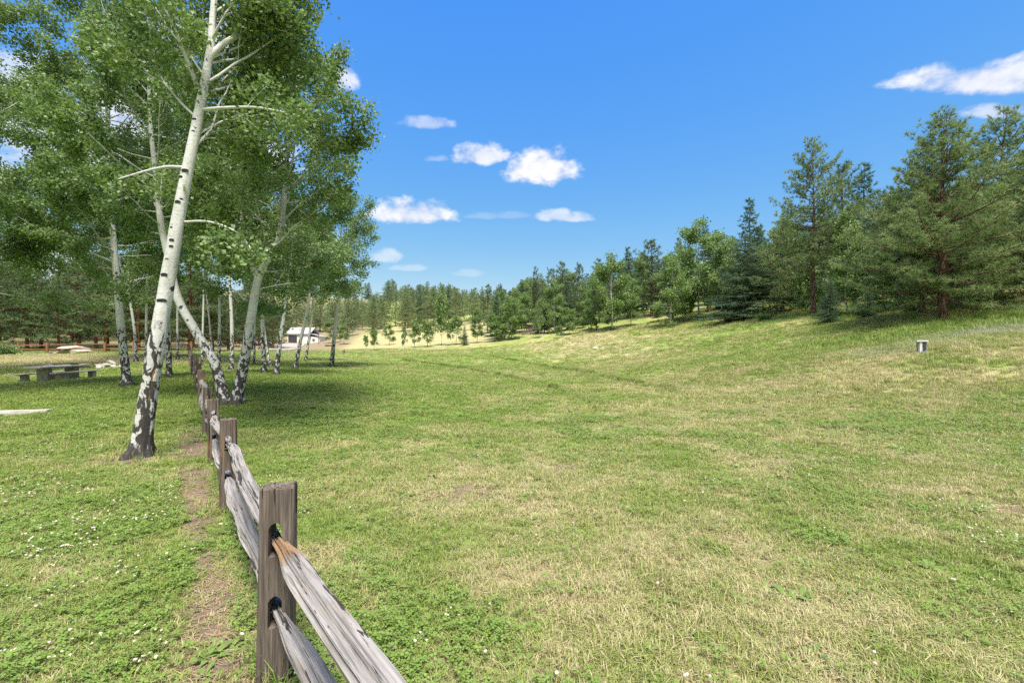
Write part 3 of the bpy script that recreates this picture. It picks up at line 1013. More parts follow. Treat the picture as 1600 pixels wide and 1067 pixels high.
def grove():
    rng = np.random.default_rng(101)
    # the leaning white aspen in front
    b = hit(218, 714); Y = b.y
    ctrl = pxpath(b, [(218, 715, Y), (229, 640, Y), (241, 560, Y), (263, 430, Y + .05), (290, 280, Y + .1), (312, 170, Y + .2), (327, 85, Y + .3), (334, 10, Y + .4), (344, -110, Y + .5), (352, -220, Y + .6)])
    limbs = [(pxpath(b, [(324, 95, Y + .3), (350, 68, Y + .4), (395, 45, Y + .7), (425, 20, Y + .9), (450, -10, Y + 1.1), (475, -60, Y + 1.3)]), .055),
             (pxpath(b, [(316, 172, Y + .2), (350, 169, Y + .1), (395, 168, Y + .1), (430, 173, Y), (470, 182, Y - .1)]), .033),
             (pxpath(b, [(286, 262, Y + .1), (262, 261, Y), (230, 267, Y - .1), (185, 280, Y - .3)]), .032),
             (pxpath(b, [(287, 347, Y + .1), (320, 346, Y), (352, 354, Y - .1), (378, 370, Y - .2), (398, 398, Y - .3)]), .022),
             (pxpath(b, [(309, 140, Y + .2), (300, 115, Y + .1), (294, 98, Y), (270, 40, Y - .2), (240, -20, Y - .4)]), .045),
             (pxpath(b, [(300, 218, Y + .1), (330, 216, Y + .5), (365, 225, Y + .9), (400, 245, Y + 1.2)]), .018)]
    ms = make_aspen(rng, foot(ctrl), .195, 5.1, 2.7, 34, 40000, .074, limbs, 48, 190, .13, True, clump=.5, open_front=True)
    kn = []
    P = resample(ctrl, 200)
    for py, off, s in [(517, -.8, .055), (470, .1, .035), (468, .55, .04), (432, .1, .04), (405, .1, .02), (388, .35, .025), (376, .25, .028), (358, -.2, .018), (316, .1, .035), (312, .6, .02), (276, -.3, .03), (265, .3, .04), (182, 0, .025), (200, .3, .02)]:
        z = EYE + (HY - py) / FPX * Y - b.z
        p = P[np.argmin(abs(P[:, 2] - z))]
        t = z / P[-1, 2]
        r = .195 * .74 * ((1 - t) ** .85 * .95 + .05)
        d = Vector((math.sin(off), -math.cos(off), 0))
        kn.append((Vector(p) + d * (r - .004), s * 1.45, d))
    plant_tree('aspen_tree', 'large leaning white aspen left of the fence with a torn scar down its foot', b, ms, ASP, knots=kn)

    # the pair that stands in a V right beside the fence
    b = hit(351, 632); Y = b.y
    ms = make_aspen(rng, foot(pxpath(b, [(351, 632, Y), (335, 568, Y), (304, 515, Y), (278, 466, Y), (264, 405, Y), (252, 350, Y), (243, 270, Y), (236, 205, Y), (232, 120, Y), (228, 30, Y + .2)])), .19, 4.6, 2.7, 34, 42000, .078,
                    [(pxpath(b, [(248, 330, Y), (225, 290, Y), (205, 275, Y - .3), (180, 270, Y - .5)]), .03)], 24, 90)
    plant_tree('aspen_tree', 'crooked aspen bending left over the fence, left stem of the V shaped pair', b, ms, ASP)
    b = hit(369, 632); Y = b.y
    ms = make_aspen(rng, foot(pxpath(b, [(369, 632, Y), (385, 545, Y), (399, 455, Y), (407, 425, Y), (427, 388, Y), (440, 345, Y), (447, 270, Y + .2), (452, 190, Y + .3), (455, 110, Y + .4)])), .20, 3.2, 3.05, 42, 50000, .078,
                    [(pxpath(b, [(404, 436, Y), (388, 402, Y), (377, 375, Y), (380, 310, Y), (374, 230, Y), (368, 150, Y)]), .085),
                     (pxpath(b, [(383, 470, Y), (374, 460, Y), (358, 450, Y), (335, 446, Y), (310, 440, Y)]), .022)], 24, 90)
    plant_tree('aspen_tree', 'aspen with black foot leaning right, right stem of the V shaped pair', b, ms, ASP)

    # the rest: foot pixel, course of the stem, radius, crown start row, crown radius, leaves, label
    rest = [
        ([(199, 604), (188, 500), (177, 370), (172, 290), (168, 200), (165, 100), (162, 20)], .20, 480, 3.8, 36000, 'aspen with pale stem and black foot behind the picnic side of the leaning aspen'),
        ([(264, 590), (262, 500), (257, 400), (252, 300), (250, 180)], .16, 430, 2.4, 11000, 'slim upright aspen seen between the leaning aspen and the crooked one'),
        ([(278, 562), (277, 500), (279, 420), (282, 320), (284, 240)], .12, 400, 2.6, 9000, 'thin aspen standing far back near the end of the fence'),
        ([(315, 572), (317, 510), (318, 440), (314, 360), (312, 270)], .11, 420, 2.4, 9000, 'left one of two slender aspen stems rising behind the crooked aspen'),
        ([(333, 566), (327, 500), (321, 440), (320, 360), (322, 280)], .11, 410, 2.4, 9000, 'right one of two slender aspen stems rising behind the crooked aspen'),
        ([(342, 567), (343, 480), (341, 400), (338, 300), (336, 210)], .15, 400, 2.6, 11000, 'grey stemmed aspen framed inside the V of the paired aspens'),
        ([(362, 579), (362, 500), (356, 400), (352, 300), (350, 190)], .16, 380, 2.6, 12000, 'straight aspen just left of the stem leaning right in the V pair'),
        ([(397, 570), (398, 500), (397, 420), (395, 330)], .11, 440, 2.2, 7000, 'thin aspen right behind the stem leaning right in the V pair'),
        ([(412, 584), (410, 500), (406, 430), (403, 350), (400, 250)], .16, 440, 2.4, 10000, 'upright aspen, left one of the tight clump beside the meadow'),
        ([(423, 575), (416, 540), (411, 500), (404, 440), (398, 370)], .13, 450, 2.0, 6000, 'dark footed aspen leaning left in the tight clump beside the meadow'),
        ([(431, 586), (438, 530), (447, 470), (454, 410), (460, 340)], .16, 460, 2.3, 9000, 'aspen leaning right in the tight clump beside the meadow'),
        ([(461, 577), (470, 530), (482, 475), (487, 420), (490, 350)], .18, 470, 2.7, 9500, 'aspen with long black foot leaning right toward the meadow edge'),
        ([(478, 564), (483, 525), (488, 485), (489, 430), (490, 375)], .15, 470, 2.6, 8000, 'small aspen behind the one with the long black foot'),
        ([(518, 573), (523, 520), (528, 465), (531, 410), (533, 350), (534, 315)], .20, 455, 3.5, 14000, 'rightmost tall aspen of the grove standing alone at the open meadow'),
        ([(-85, 625), (-90, 480), (-96, 300), (-100, 100), (-104, -70)], .18, 420, 4.2, 36000, 'aspen crown reaching into the picture from beyond its left edge, upper one'),
        ([(-30, 585), (-34, 480), (-36, 340), (-38, 180), (-40, 60)], .15, 480, 4.8, 26000, 'low spreading aspen crown at the left edge above the picnic table'),
        ([(213, 566), (208, 500), (190, 420), (150, 320), (110, 180)], .14, 480, 4.6, 26000, 'aspen with crown bending left, hidden behind the one on the picnic side'),
        ([(228, 563), (229, 480), (231, 400), (232, 300), (233, 210)], .14, 430, 3.6, 11000, 'background aspen between the leaning aspen and the back fence'),
    ]
    for course, r0, crow, Rc, nl, lab in rest:
        b = hit(*course[0]); Y = b.y
        c = pxpath(b, [(x, y, Y) for x, y in course])
        z0 = EYE + (HY - crow) / FPX * Y - b.z
        big = .086 if Y < 22 else .11
        ms = make_aspen(rng, foot(c), r0, z0, Rc, int(16 + Rc * 6), int(nl * 1.75), big, (), 16, 50, .135 if Y < 22 else .18)
        plant_tree('aspen_tree', lab, b, ms, ASP)


grove()


# ---- conifers
def needle_mesh(P, D, k, ln, wd, rng, tone, spread=.75, name='crown'):
    n = len(P)
    Pn = np.repeat(P, k, 0); Dn = np.repeat(D, k, 0)
    d = unit(Dn + rng.normal(size=(n * k, 3)) * spread)
    L = ln * rng.uniform(.6, 1.15, n * k)[:, None]
    w = unit(np.cross(d, rng.normal(size=(n * k, 3)))) * wd * .5
    base = Pn + d * L * rng.uniform(-.1, .15, n * k)[:, None]
    V = np.stack([base - w, base + w, base + d * L], 1).reshape(-1, 3)
    T = np.repeat(np.clip(np.repeat(tone, k) + rng.normal(size=n * k) * .12, 0, 1), 3)
    return mesh_np(name, V, np.arange(n * k * 3).reshape(-1, 3), {'tone': T})


def make_conifer(rng, H, r0, cb, Rmax, kind, whorls, k, ln, wd, dens=1.0, bend=0.0, bare=True, prof_pow=.8, ragged=.25):
    """kind: pine (tufted, upturned) or spruce (dense, drooping, conical)"""
    nz = 24
    t = np.linspace(0, 1, nz)
    P = np.c_[bend * t ** 2 + .06 * np.sin(t * 7 + rng.uniform(0, 6)) * t, .05 * np.cos(t * 6) * t, t * H]
    P[0, 2] = -.3
    rad = r0 * ((1 - t) ** .9 * .96 + .04) * (1 + .3 * np.exp(-np.maximum(P[:, 2], 0) / .4))
    V, Q = tube(P, rad, 10)
    V = knobbly(V, Q, P, 10, rng, .06)
    trunk = mesh_np('trunk', V, Q, None, True)
    mb = MB(); TP = []; TD = []; TT = []
    nb = 5 if kind == 'pine' else 7
    for wi in range(whorls):
        u = (wi + rng.uniform(0, .6)) / whorls
        z = H * (cb + (.99 - cb) * u)
        kk = z / H * (nz - 1); j = min(int(kk), nz - 2); p0 = P[j] + (P[j + 1] - P[j]) * (kk - j)
        a0 = rng.uniform(0, 6.28)
        for bi in range(nb if u < .9 else 4):
            az = a0 + bi * 2 * np.pi / nb + rng.normal() * .25
            if kind == 'pine':
                prof = (1 - u) ** prof_pow * (.70 + .9 * min(u * 2.6, .33)) + .07
                el = R(-6 + 62 * u ** 1.2) + rng.normal() * .15
                lift = .10
            else:
                prof = (1 - u) ** .95 + .03
                el = R(-14 + 48 * u ** 1.6) + rng.normal() * .08
                lift = .045
            L = max(.18, Rmax * prof * (1 + rng.normal() * ragged))
            d = np.array([math.cos(az) * math.cos(el), math.sin(az) * math.cos(el), math.sin(el)])
            n = 7
            pts = [p0 + rng.normal(size=3) * np.array([0, 0, .06])]
            for q in range(n):
                d = unit(d + np.array([0, 0, lift if q > 2 else -.01]) + rng.normal(size=3) * .06)
                pts.append(pts[-1] + d * L / n)
            B = np.array(pts)
            mb.tube(B, np.linspace(min(.5 * rad[j], .008 + .011 * L), .004, n + 1), 4, False)
            Dv = unit(np.gradient(B, axis=0))
            tone_b = rng.uniform(.15, .75)
            m = max(2, int(L * 5.2 * dens))
            for s in np.linspace(.22 if kind == 'pine' else .10, 1.0, m):
                q = s * n; i = min(int(q), n - 1); p = B[i] + (B[i + 1] - B[i]) * (q - i)
                side = unit(np.cross(Dv[i], [0, 0, 1])) * (1 if rng.random() < .5 else -1)
                sl = (.36 * L * (1.1 - s) + .16) * rng.uniform(.6, 1.2)
                sl = min(sl, 1.0)
                dd = unit(Dv[i] * .8 + side * .9 + np.array([0, 0, rng.uniform(0, .5) if kind == 'pine' else rng.uniform(-.2, .1)]))
                nt = max(1, int(sl / (.25 if kind == 'pine' else .13) * dens + .5))
                for f in np.linspace(1 / nt, 1, nt):
                    TP.append(p + dd * sl * f + rng.normal(size=3) * .03); TD.append(unit(dd * .9 + np.array([0, 0, .35 if kind == 'pine' else .0]))); TT.append(tone_b + rng.normal() * .16 + .35 * (f > .7) * rng.random())
                if sl > .25:
                    mb.tube(np.array([p, p + dd * sl]), [.006, .003], 3, False)
            TP.append(B[-1]); TD.append(Dv[-1]); TT.append(.7)
    if bare:
        for q in range(14):
            z = H * rng.uniform(.12 * cb / .25, cb * 1.1); az = rng.uniform(0, 6.28); L = rng.uniform(.4, 1.4)
            kk = z / H * (nz - 1); j = min(int(kk), nz - 2)
            d = np.array([math.cos(az), math.sin(az), rng.uniform(-.3, .15)])
            mb.tube(np.array([P[j], P[j] + d * L * .5, P[j] + d * L + np.array([0, 0, rng.uniform(-.2, .1)])]), [.018, .011, .004], 4, False)
    TP = np.array(TP); TD = np.array(TD); TT = np.array(TT)
    crown = needle_mesh(TP, TD, k, ln, wd, rng, TT, .8 if kind == 'pine' else .65)
    return trunk, mb.mesh('branches', True), (), crown


rg = np.random.default_rng(77)
PINES = [make_conifer(rg, 12, .20, .10, 4.3, 'pine', 26, 25, .27, .026, .88, .25, True, .74, .26),
         make_conifer(rg, 12, .19, .13, 3.9, 'pine', 25, 25, .27, .026, .88, -.3, True, .70, .28),
         make_conifer(rg, 12, .17, .22, 2.9, 'pine', 22, 24, .26, .026, .95, .15, True, .62, .34)]
SPRUCES = [make_conifer(rg, 10, .15, .04, 2.9, 'spruce', 34, 10, .16, .030, 1.0, .05, False),
           make_conifer(rg, 10, .15, .06, 2.5, 'spruce', 32, 10, .16, .030, 1.0, -.1, False)]
FARP = [make_conifer(rg, 12, .18, .24 - .04 * i, 3.0 + .2 * i, 'pine', 16, 12, .48, .065, .55, .2 * (i - 1), False, .68 + .10 * i, .42) for i in range(4)]
FARS = [make_conifer(rg, 12, .16, .08, 2.5, 'spruce', 22, 9, .38, .075, .55, 0, False) for i in range(2)]
FARA = []
for i in range(4):
    H = 9.0
    FARA.append(make_aspen(rg, [(0, 0, -.3), (.15 * (i - 1.5), .1, 2.5), (.1, -.1 * i, 5), (.2 * (i - 1.5), .1, H)], .11, 1.3 + .35 * i, 2.0 + .15 * i, 30, 10000, .165, (), 8, 20, .24, clump=.9))
SMALLA = [make_aspen(rg, [(0, 0, -.2), (.1, 0, 1.2), (0, .1, 2.6), (.1, 0, 4)], .05, 1.0, 1.2, 16, 2200, .19, (), 7, 12, .18) for i in range(4)]

KM = {'pine': (PINES, 12, (M['pine_bark'], M['pine']), 'pine_tree'), 'spruce': (SPRUCES, 10, (M['pine_bark'], M['spruce']), 'spruce_tree'),
      'farpine': (FARP, 12, (M['pine_bark'], M['pine_far']), 'pine_tree'), 'farspruce': (FARS, 12, (M['pine_bark'], M['spruce']), 'spruce_tree'),
      'aspen': (FARA, 9, (M['aspen_bark'], M['aspen_leaf_young']), 'aspen_tree'), 'small': (SMALLA, 4, (M['aspen_bark'], M['aspen_leaf_young']), 'aspen_tree'),
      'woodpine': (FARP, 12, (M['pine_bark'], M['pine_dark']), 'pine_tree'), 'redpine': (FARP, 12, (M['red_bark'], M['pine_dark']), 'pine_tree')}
_cnt = {}
rp = np.random.default_rng(909)


def tree_at(kind, base, H, label, group=None, wide=1.0, var=None):
    src, h0, mats, name = KM[kind]
    i = _cnt.get(kind, 0); _cnt[kind] = i + 1
    v = src[(i if var is None else var) % len(src)]
    k = H / h0
    return plant_tree(name, label, base, v, mats, group, rp.uniform(0, 6.28), (k * wide, k * wide, k))


def tree_px(kind, px, by, ty, label, group=None, wide=1.0, var=None, depth=None):
    b = hit(px, by) if depth is None else None
    if b is None:
        x = (px - CX) / FPX * depth; b = Vector((x, depth, gz(x, depth)))
    top = EYE + (HY - ty) / FPX * b.y
    return tree_at(kind, b, max(1.2, top - b.z), label, group, wide, var)


EDGE = [  # kind, column, foot row, top row, width factor, label
    ('pine', 1472, 500, 186, 1.08, 'big bushy pine with reddish trunk, foremost of the pines at the right', 0),
    ('pine', 1441, 491, 222, .95, 'pine standing close behind the left side of the foremost right pine', 1),
    ('pine', 1560, 472, 178, 1.1, 'tall pine at the right edge with open upright top', 1),
    ('pine', 1640, 480, 205, 1.1, 'pine cut off by the right edge of the picture', 0),
    ('pine', 1271, 491, 224, .95, 'tall lone pine with open crown rising high above its neighbours', 2),
    ('pine', 1222, 489, 345, 1.25, 'dark low pine between the blue green spruce and the tall lone pine', 0),
    ('spruce', 1166, 500, 362, 1.55, 'dense blue green spruce with skirts near the ground at the meadow edge', 0),
    ('spruce', 1297, 505, 432, 1.1, 'small young spruce in front of the tall lone pine', 1),
    ('spruce', 1356, 496, 452, 1.25, 'short bushy spruce left of the foremost right pine', 0),
    ('pine', 1404, 486, 300, .9, 'slim pine on the left flank of the big right pines', 2),
    ('aspen', 1325, 492, 345, .9, 'pale green aspen between the tall lone pine and the right pines', None),
    ('aspen', 1092, 499, 352, 1.05, 'broad light green aspen left of the blue green spruce', None),
    ('aspen', 1128, 497, 375, 1.0, 'slender aspen tucked against the left side of the blue green spruce', None),
    ('aspen', 1049, 511, 405, 1.0, 'aspen with several pale bare stems at the meadow edge', None),
    ('aspen', 1072, 503, 430, .9, 'low aspen beside the one with several pale stems', None),
    ('aspen', 956, 517, 404, 1.05, 'round headed green aspen, largest standing free at the meadow edge', None),
    ('aspen', 932, 516, 430, .9, 'smaller aspen leaning against the left of the round headed one', None),
    ('aspen', 985, 510, 440, .95, 'light aspen at the right shoulder of the round headed one', None),
    ('aspen', 911, 513, 445, .85, 'pale young aspen left of the round headed aspen', None),
    ('aspen', 866, 521, 442, .95, 'bushy aspen right of the brush pile', None),
    ('aspen', 843, 528, 470, .6, 'thin aspen sapling just right of the brush pile', None),
    ('aspen', 800, 531, 466, 1.2, 'wide low aspen left of the brush pile', None),
    ('aspen', 745, 536, 485, .9, 'grey green aspen left of the dark pines', None),
    ('spruce', 726, 540, 507, .9, 'tiny spruce alone at the far end of the meadow', 1),
    ('small', 690, 540, 470, .6, 'tall thin aspen standing above the saplings at the far end of the meadow', None),
    ('small', 668, 542, 506, 1.1, 'bushy aspen sapling left of the tall thin one', None),
    ('small', 648, 543, 507, .95, 'aspen sapling between the very thin one and the bushy one', None),
    ('small', 608, 539, 511, 1.0, 'round aspen sapling in the pale far grass', None),
    ('small', 585, 548, 518, .8, 'leaning aspen sapling nearest in the far meadow', None),
    ('small', 572, 545, 526, .8, 'smallest sapling in the far meadow, leftmost of the row', None),
    ('aspen', 519, 536, 500, 1.5, 'round bright green tree behind the rightmost grove aspen', None),
    ('aspen', 537, 538, 508, 1.3, 'smaller round tree to the right of the bright green one', None),
    ('small', 712, 539, 500, 1.1, 'wispy aspen sapling beside the tiny spruce', None),
    ('small', 632, 545, 514, .5, 'very thin sapling right of the round one in the far meadow', None),
]
for kind, px, by, ty, wd_, lab, var in EDGE:
    tree_px(kind, px, by, ty, lab, None, wd_, var)

BEHIND = [  # depth given: crowns that make the skyline behind the edge trees
    ('farspruce', 1350, 62, 252, 1.0, 'dark spruce with pointed top between the lone pine and the right pines'),
    ('woodpine', 1318, 58, 262, 1.0, 'bent topped pine right behind the tall lone pine'),
    ('farspruce', 1172, 76, 308, 1.0, 'pointed dark conifer rising behind the blue green spruce'),
    ('farspruce', 1102, 84, 345, .8, 'narrow conifer top behind the broad light green aspen'),
    ('farspruce', 1061, 88, 370, .8, 'slim spire topped conifer left of the broad light green aspen'),
    ('woodpine', 1018, 82, 375, 1.2, 'dark pine behind the aspen with several pale stems'),
    ('farspruce', 981, 88, 384, 1.0, 'dark conifer with thin spire behind the round headed aspen'),
    ('woodpine', 936, 92, 408, 1.0, 'sparse topped pine behind the left of the round headed aspen'),
    ('woodpine', 905, 96, 412, .9, 'taller of two gappy pines above the pale young aspen'),
    ('woodpine', 878, 98, 412, .9, 'shorter of two gappy pines above the bushy aspen'),
    ('woodpine', 862, 102, 420, .9, 'pine rising between the bushy aspen and the thin tufted one'),
    ('woodpine', 836, 105, 420, .6, 'thin pine with tufted top above the brush pile'),
    ('farspruce', 815, 108, 436, .9, 'spruce with layered boughs behind the brush pile'),
    ('woodpine', 783, 100, 446, 1.2, 'dark pine behind the left side of the wide low aspen'),
    ('woodpine', 762, 108, 447, 1.0, 'dark pine at the foot of the straw hill'),
]
for kind, px, Y, ty, wd_, lab in BEHIND:
    tree_px(kind, px, None, ty, lab, None, wd_, None, Y)

SKYX = [380, 440, 540, 600, 650, 690, 730, 760, 800, 830, 880, 930, 980, 1020, 1060, 1100, 1170, 1215, 1250, 1310, 1350, 1400, 1440, 1500, 1560, 1660]
SKYY = [470, 470, 462, 458, 440, 440, 452, 450, 448, 430, 420, 415, 400, 385, 385, 370, 350, 350, 340, 300, 300, 280, 250, 240, 230, 230]


def scatter_trees(n, px0, px1, y0, y1, kinds, h0, h1, label_of, group_of, sky=True, gap=2.2, seed=1, wide=(.9, 1.25)):
    r = np.random.default_rng(seed)
    done = []
    tries = 0
    while len(done) < n and tries < n * 30:
        tries += 1
        px = r.uniform(px0, px1); Y = math.sqrt(r.uniform(y0 ** 2, y1 ** 2)) if np.isscalar(y0) else r.uniform(np.interp(px, *y0), np.interp(px, *y1))
        x = (px - CX) / FPX * Y
        if any((x - a) ** 2 + (Y - b) ** 2 < gap * gap for a, b in done):
            continue
        if 434 < px < 508 and Y < 126:
            continue
        z = gz(x, Y)
        H = r.uniform(h0, h1)
        if sky:
            H = min(H, EYE + (HY - (np.interp(px, SKYX, SKYY) + r.uniform(0, 14))) / FPX * Y - z)
            if H < h0 * .55:
                continue
        done.append((x, Y))
        k = kinds[int(r.integers(len(kinds)))]
        tree_at(k, Vector((x, Y, z - .05)), H, label_of[k], group_of[k], r.uniform(*wide))


# pines on the straw coloured hill, the wood behind the right meadow edge, the dark pines behind the back fence
scatter_trees(16, 540, 760, 124, 152, ['farpine'], 9, 13,
              {'farpine': 'pine standing low on the straw coloured hillside, apart from the wood above'}, {'farpine': 'pines low on the far hillside'}, True, 7.0, 21)
scatter_trees(165, 385, 850, 146, 272, ['farpine'] * 5 + ['farspruce'], 8, 17,
              {'farpine': 'pine on the straw coloured hillside beyond the meadow', 'farspruce': 'pointed conifer on the straw coloured hillside beyond the meadow'},
              {'farpine': 'pines on the far hillside', 'farspruce': 'pointed conifers on the far hillside'}, True, 3.8, 11, (.85, 1.2))
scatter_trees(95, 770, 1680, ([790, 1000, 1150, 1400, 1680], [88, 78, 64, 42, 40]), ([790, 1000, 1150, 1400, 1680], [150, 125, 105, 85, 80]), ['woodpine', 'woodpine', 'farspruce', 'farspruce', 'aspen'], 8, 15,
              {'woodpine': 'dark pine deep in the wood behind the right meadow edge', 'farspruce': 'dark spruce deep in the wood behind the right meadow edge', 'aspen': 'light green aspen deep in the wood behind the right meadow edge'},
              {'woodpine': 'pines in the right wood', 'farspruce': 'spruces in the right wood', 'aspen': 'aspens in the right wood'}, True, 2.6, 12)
scatter_trees(30, 770, 1420, ([770, 870, 950, 1050, 1165, 1270, 1420], [82, 74, 74, 69, 58, 45, 34]), ([770, 870, 950, 1050, 1165, 1270, 1420], [100, 96, 92, 86, 74, 60, 46]), ['small', 'small', 'small', 'farspruce'], 1.6, 4.6,
              {'small': 'young aspen in the undergrowth along the right meadow edge', 'farspruce': 'young spruce in the undergrowth along the right meadow edge'},
              {'small': 'young aspens of the undergrowth', 'farspruce': 'young spruces of the undergrowth'}, False, 1.6, 14, (1.0, 1.5))
scatter_trees(34, 380, 640, 225, 292, ['farpine', 'farpine', 'farspruce'], 8, 12,
              {'farpine': 'pine on the crest of the far hill', 'farspruce': 'pointed conifer on the crest of the far hill'},
              {'farpine': 'pines on the far crest', 'farspruce': 'pointed conifers on the far crest'}, False, 4.0, 31, (1.0, 1.4))
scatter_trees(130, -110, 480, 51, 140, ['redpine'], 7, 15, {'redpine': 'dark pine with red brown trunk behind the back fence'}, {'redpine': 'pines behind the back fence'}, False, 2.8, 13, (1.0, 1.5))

# ------------------------------------------------------------------ furniture and small things
def rot2(v, a):
    return np.array([v[0] * math.cos(a) - v[1] * math.sin(a), v[0] * math.sin(a) + v[1] * math.cos(a)])


def rough_box(rng, x0, x1, y0, y1, z0, z1, amt=.008, n=(10, 4, 3)):
    """a slab with worn, slightly uneven faces"""
    V = []; Q = []
    nx_, ny_, nz_ = n
    idx = {}
    def vid(i, j, k):
        key = (i, j, k)
        if key not in idx:
            p = np.array([x0 + (x1 - x0) * i / nx_, y0 + (y1 - y0) * j / ny_, z0 + (z1 - z0) * k / nz_])
            ed = (i in (0, nx_)) + (j in (0, ny_)) + (k in (0, nz_))
            c = np.array([(x0 + x1) / 2, (y0 + y1) / 2, (z0 + z1) / 2])
            if ed >= 2:
                p = p + np.sign(c - p) * amt * .7 * (np.array([i in (0, nx_), j in (0, ny_), k in (0, nz_)]))
            idx[key] = len(V); V.append(p + rng.normal(size=3) * amt * .35)
        return idx[key]
    for i in range(nx_):
        for j in range(ny_):
            Q.append((vid(i, j, 0), vid(i, j + 1, 0), vid(i + 1, j + 1, 0), vid(i + 1, j, 0)))
            Q.append((vid(i, j, nz_), vid(i + 1, j, nz_), vid(i + 1, j + 1, nz_), vid(i, j + 1, nz_)))
    for i in range(nx_):
        for k in range(nz_):
            Q.append((vid(i, 0, k), vid(i + 1, 0, k), vid(i + 1, 0, k + 1), vid(i, 0, k + 1)))
            Q.append((vid(i, ny_, k), vid(i, ny_, k + 1), vid(i + 1, ny_, k + 1), vid(i + 1, ny_, k)))
    for j in range(ny_):
        for k in range(nz_):
            Q.append((vid(0, j, k), vid(0, j, k + 1), vid(0, j + 1, k + 1), vid(0, j + 1, k)))
            Q.append((vid(nx_, j, k), vid(nx_, j + 1, k), vid(nx_, j + 1, k + 1), vid(nx_, j, k + 1)))
    return np.array(V), np.array(Q)


def rb(name, rng, mat, parent, *dims, amt=.008, n=(10, 4, 3)):
    V, Q = rough_box(rng, *dims, amt=amt, n=n)
    return add(name, mesh_np(name, V, Q), mat, parent)


def picnic():
    rng = np.random.default_rng(3)
    x, y = -22.15, 22.3
    z = gz(x, y)
    tilt = math.atan2(gz(x, y + 1.2) - gz(x, y - 1.2), 2.4)

    def place(o, dx):
        zz = gz(x + dx, y)
        o.location = (x + dx, y, zz)
        o.rotation_euler = (0, -max(tilt, .03), R(90))
    t = thing('picnic_table', 'weathered grey picnic table with slab top on two block legs', 'table')
    place(t, 0)
    rb('tabletop', rng, M['grey_wood'], t, -1.3, 1.3, -.42, .42, .68, .765, n=(16, 6, 2))
    for lx in (-.72, .62):
        rb('leg', rng, M['concrete'], t, lx - .13, lx + .13, -.26, .26, -.12, .678, n=(3, 4, 5))
    for dx, lab in ((.92, 'grey slab bench on the meadow side of the picnic table'), (-.95, 'grey slab bench on the far left side of the picnic table')):
        bch = thing('bench', lab, 'bench')
        place(bch, dx)
        rb('seat', rng, M['grey_wood'], bch, -1.25, 1.25, -.16, .16, .385, .455, n=(16, 3, 2))
        for lx in (-.72, .72):
            rb('leg', rng, M['concrete'], bch, lx - .11, lx + .11, -.13, .13, -.12, .384, n=(3, 3, 4))
    # dark folded bundle on the table top
    me_ = rock_mesh(np.random.default_rng(8), (.24, .14, .07))
    o = tag(add('bundle', me_, mat_noise('dark_cloth', (.012, .022, .016), (.03, .045, .035), 8)), 'dark green bundle lying on the picnic table top', 'bundle')
    o.location = (x + .08, y + .62, z + .765 + .62 * math.tan(max(tilt, .03)) + .035)


def ico(sub=2):
    import bmesh
    bm = bmesh.new(); bmesh.ops.create_icosphere(bm, subdivisions=sub, radius=1.0)
    V = np.array([v.co[:] for v in bm.verts]); F = np.array([[v.index for v in f.verts] for f in bm.faces])
    bm.free()
    return V, F


ICO2 = ico(2); ICO3 = ico(3)


def rock_mesh(rng, size, cuts=9, name='rock'):
    V, F = ICO3
    V = V.copy()
    for _ in range(cuts):
        n = unit(rng.normal(size=3) + np.array([0, 0, .2])); d = rng.uniform(.55, .9)
        k = V @ n
        V = V - np.maximum(k - d, 0)[:, None] * n
    V = V + (vnoise(V[:, 0] * 4 + 20, V[:, 1] * 4 + V[:, 2] * 3 + 20, int(rng.integers(999)))[:, None] - .5) * .10 * V
    me_ = mesh_np(name, V * np.array(size), F, None, True)
    me_.set_sharp_from_angle(angle=R(28))
    return me_


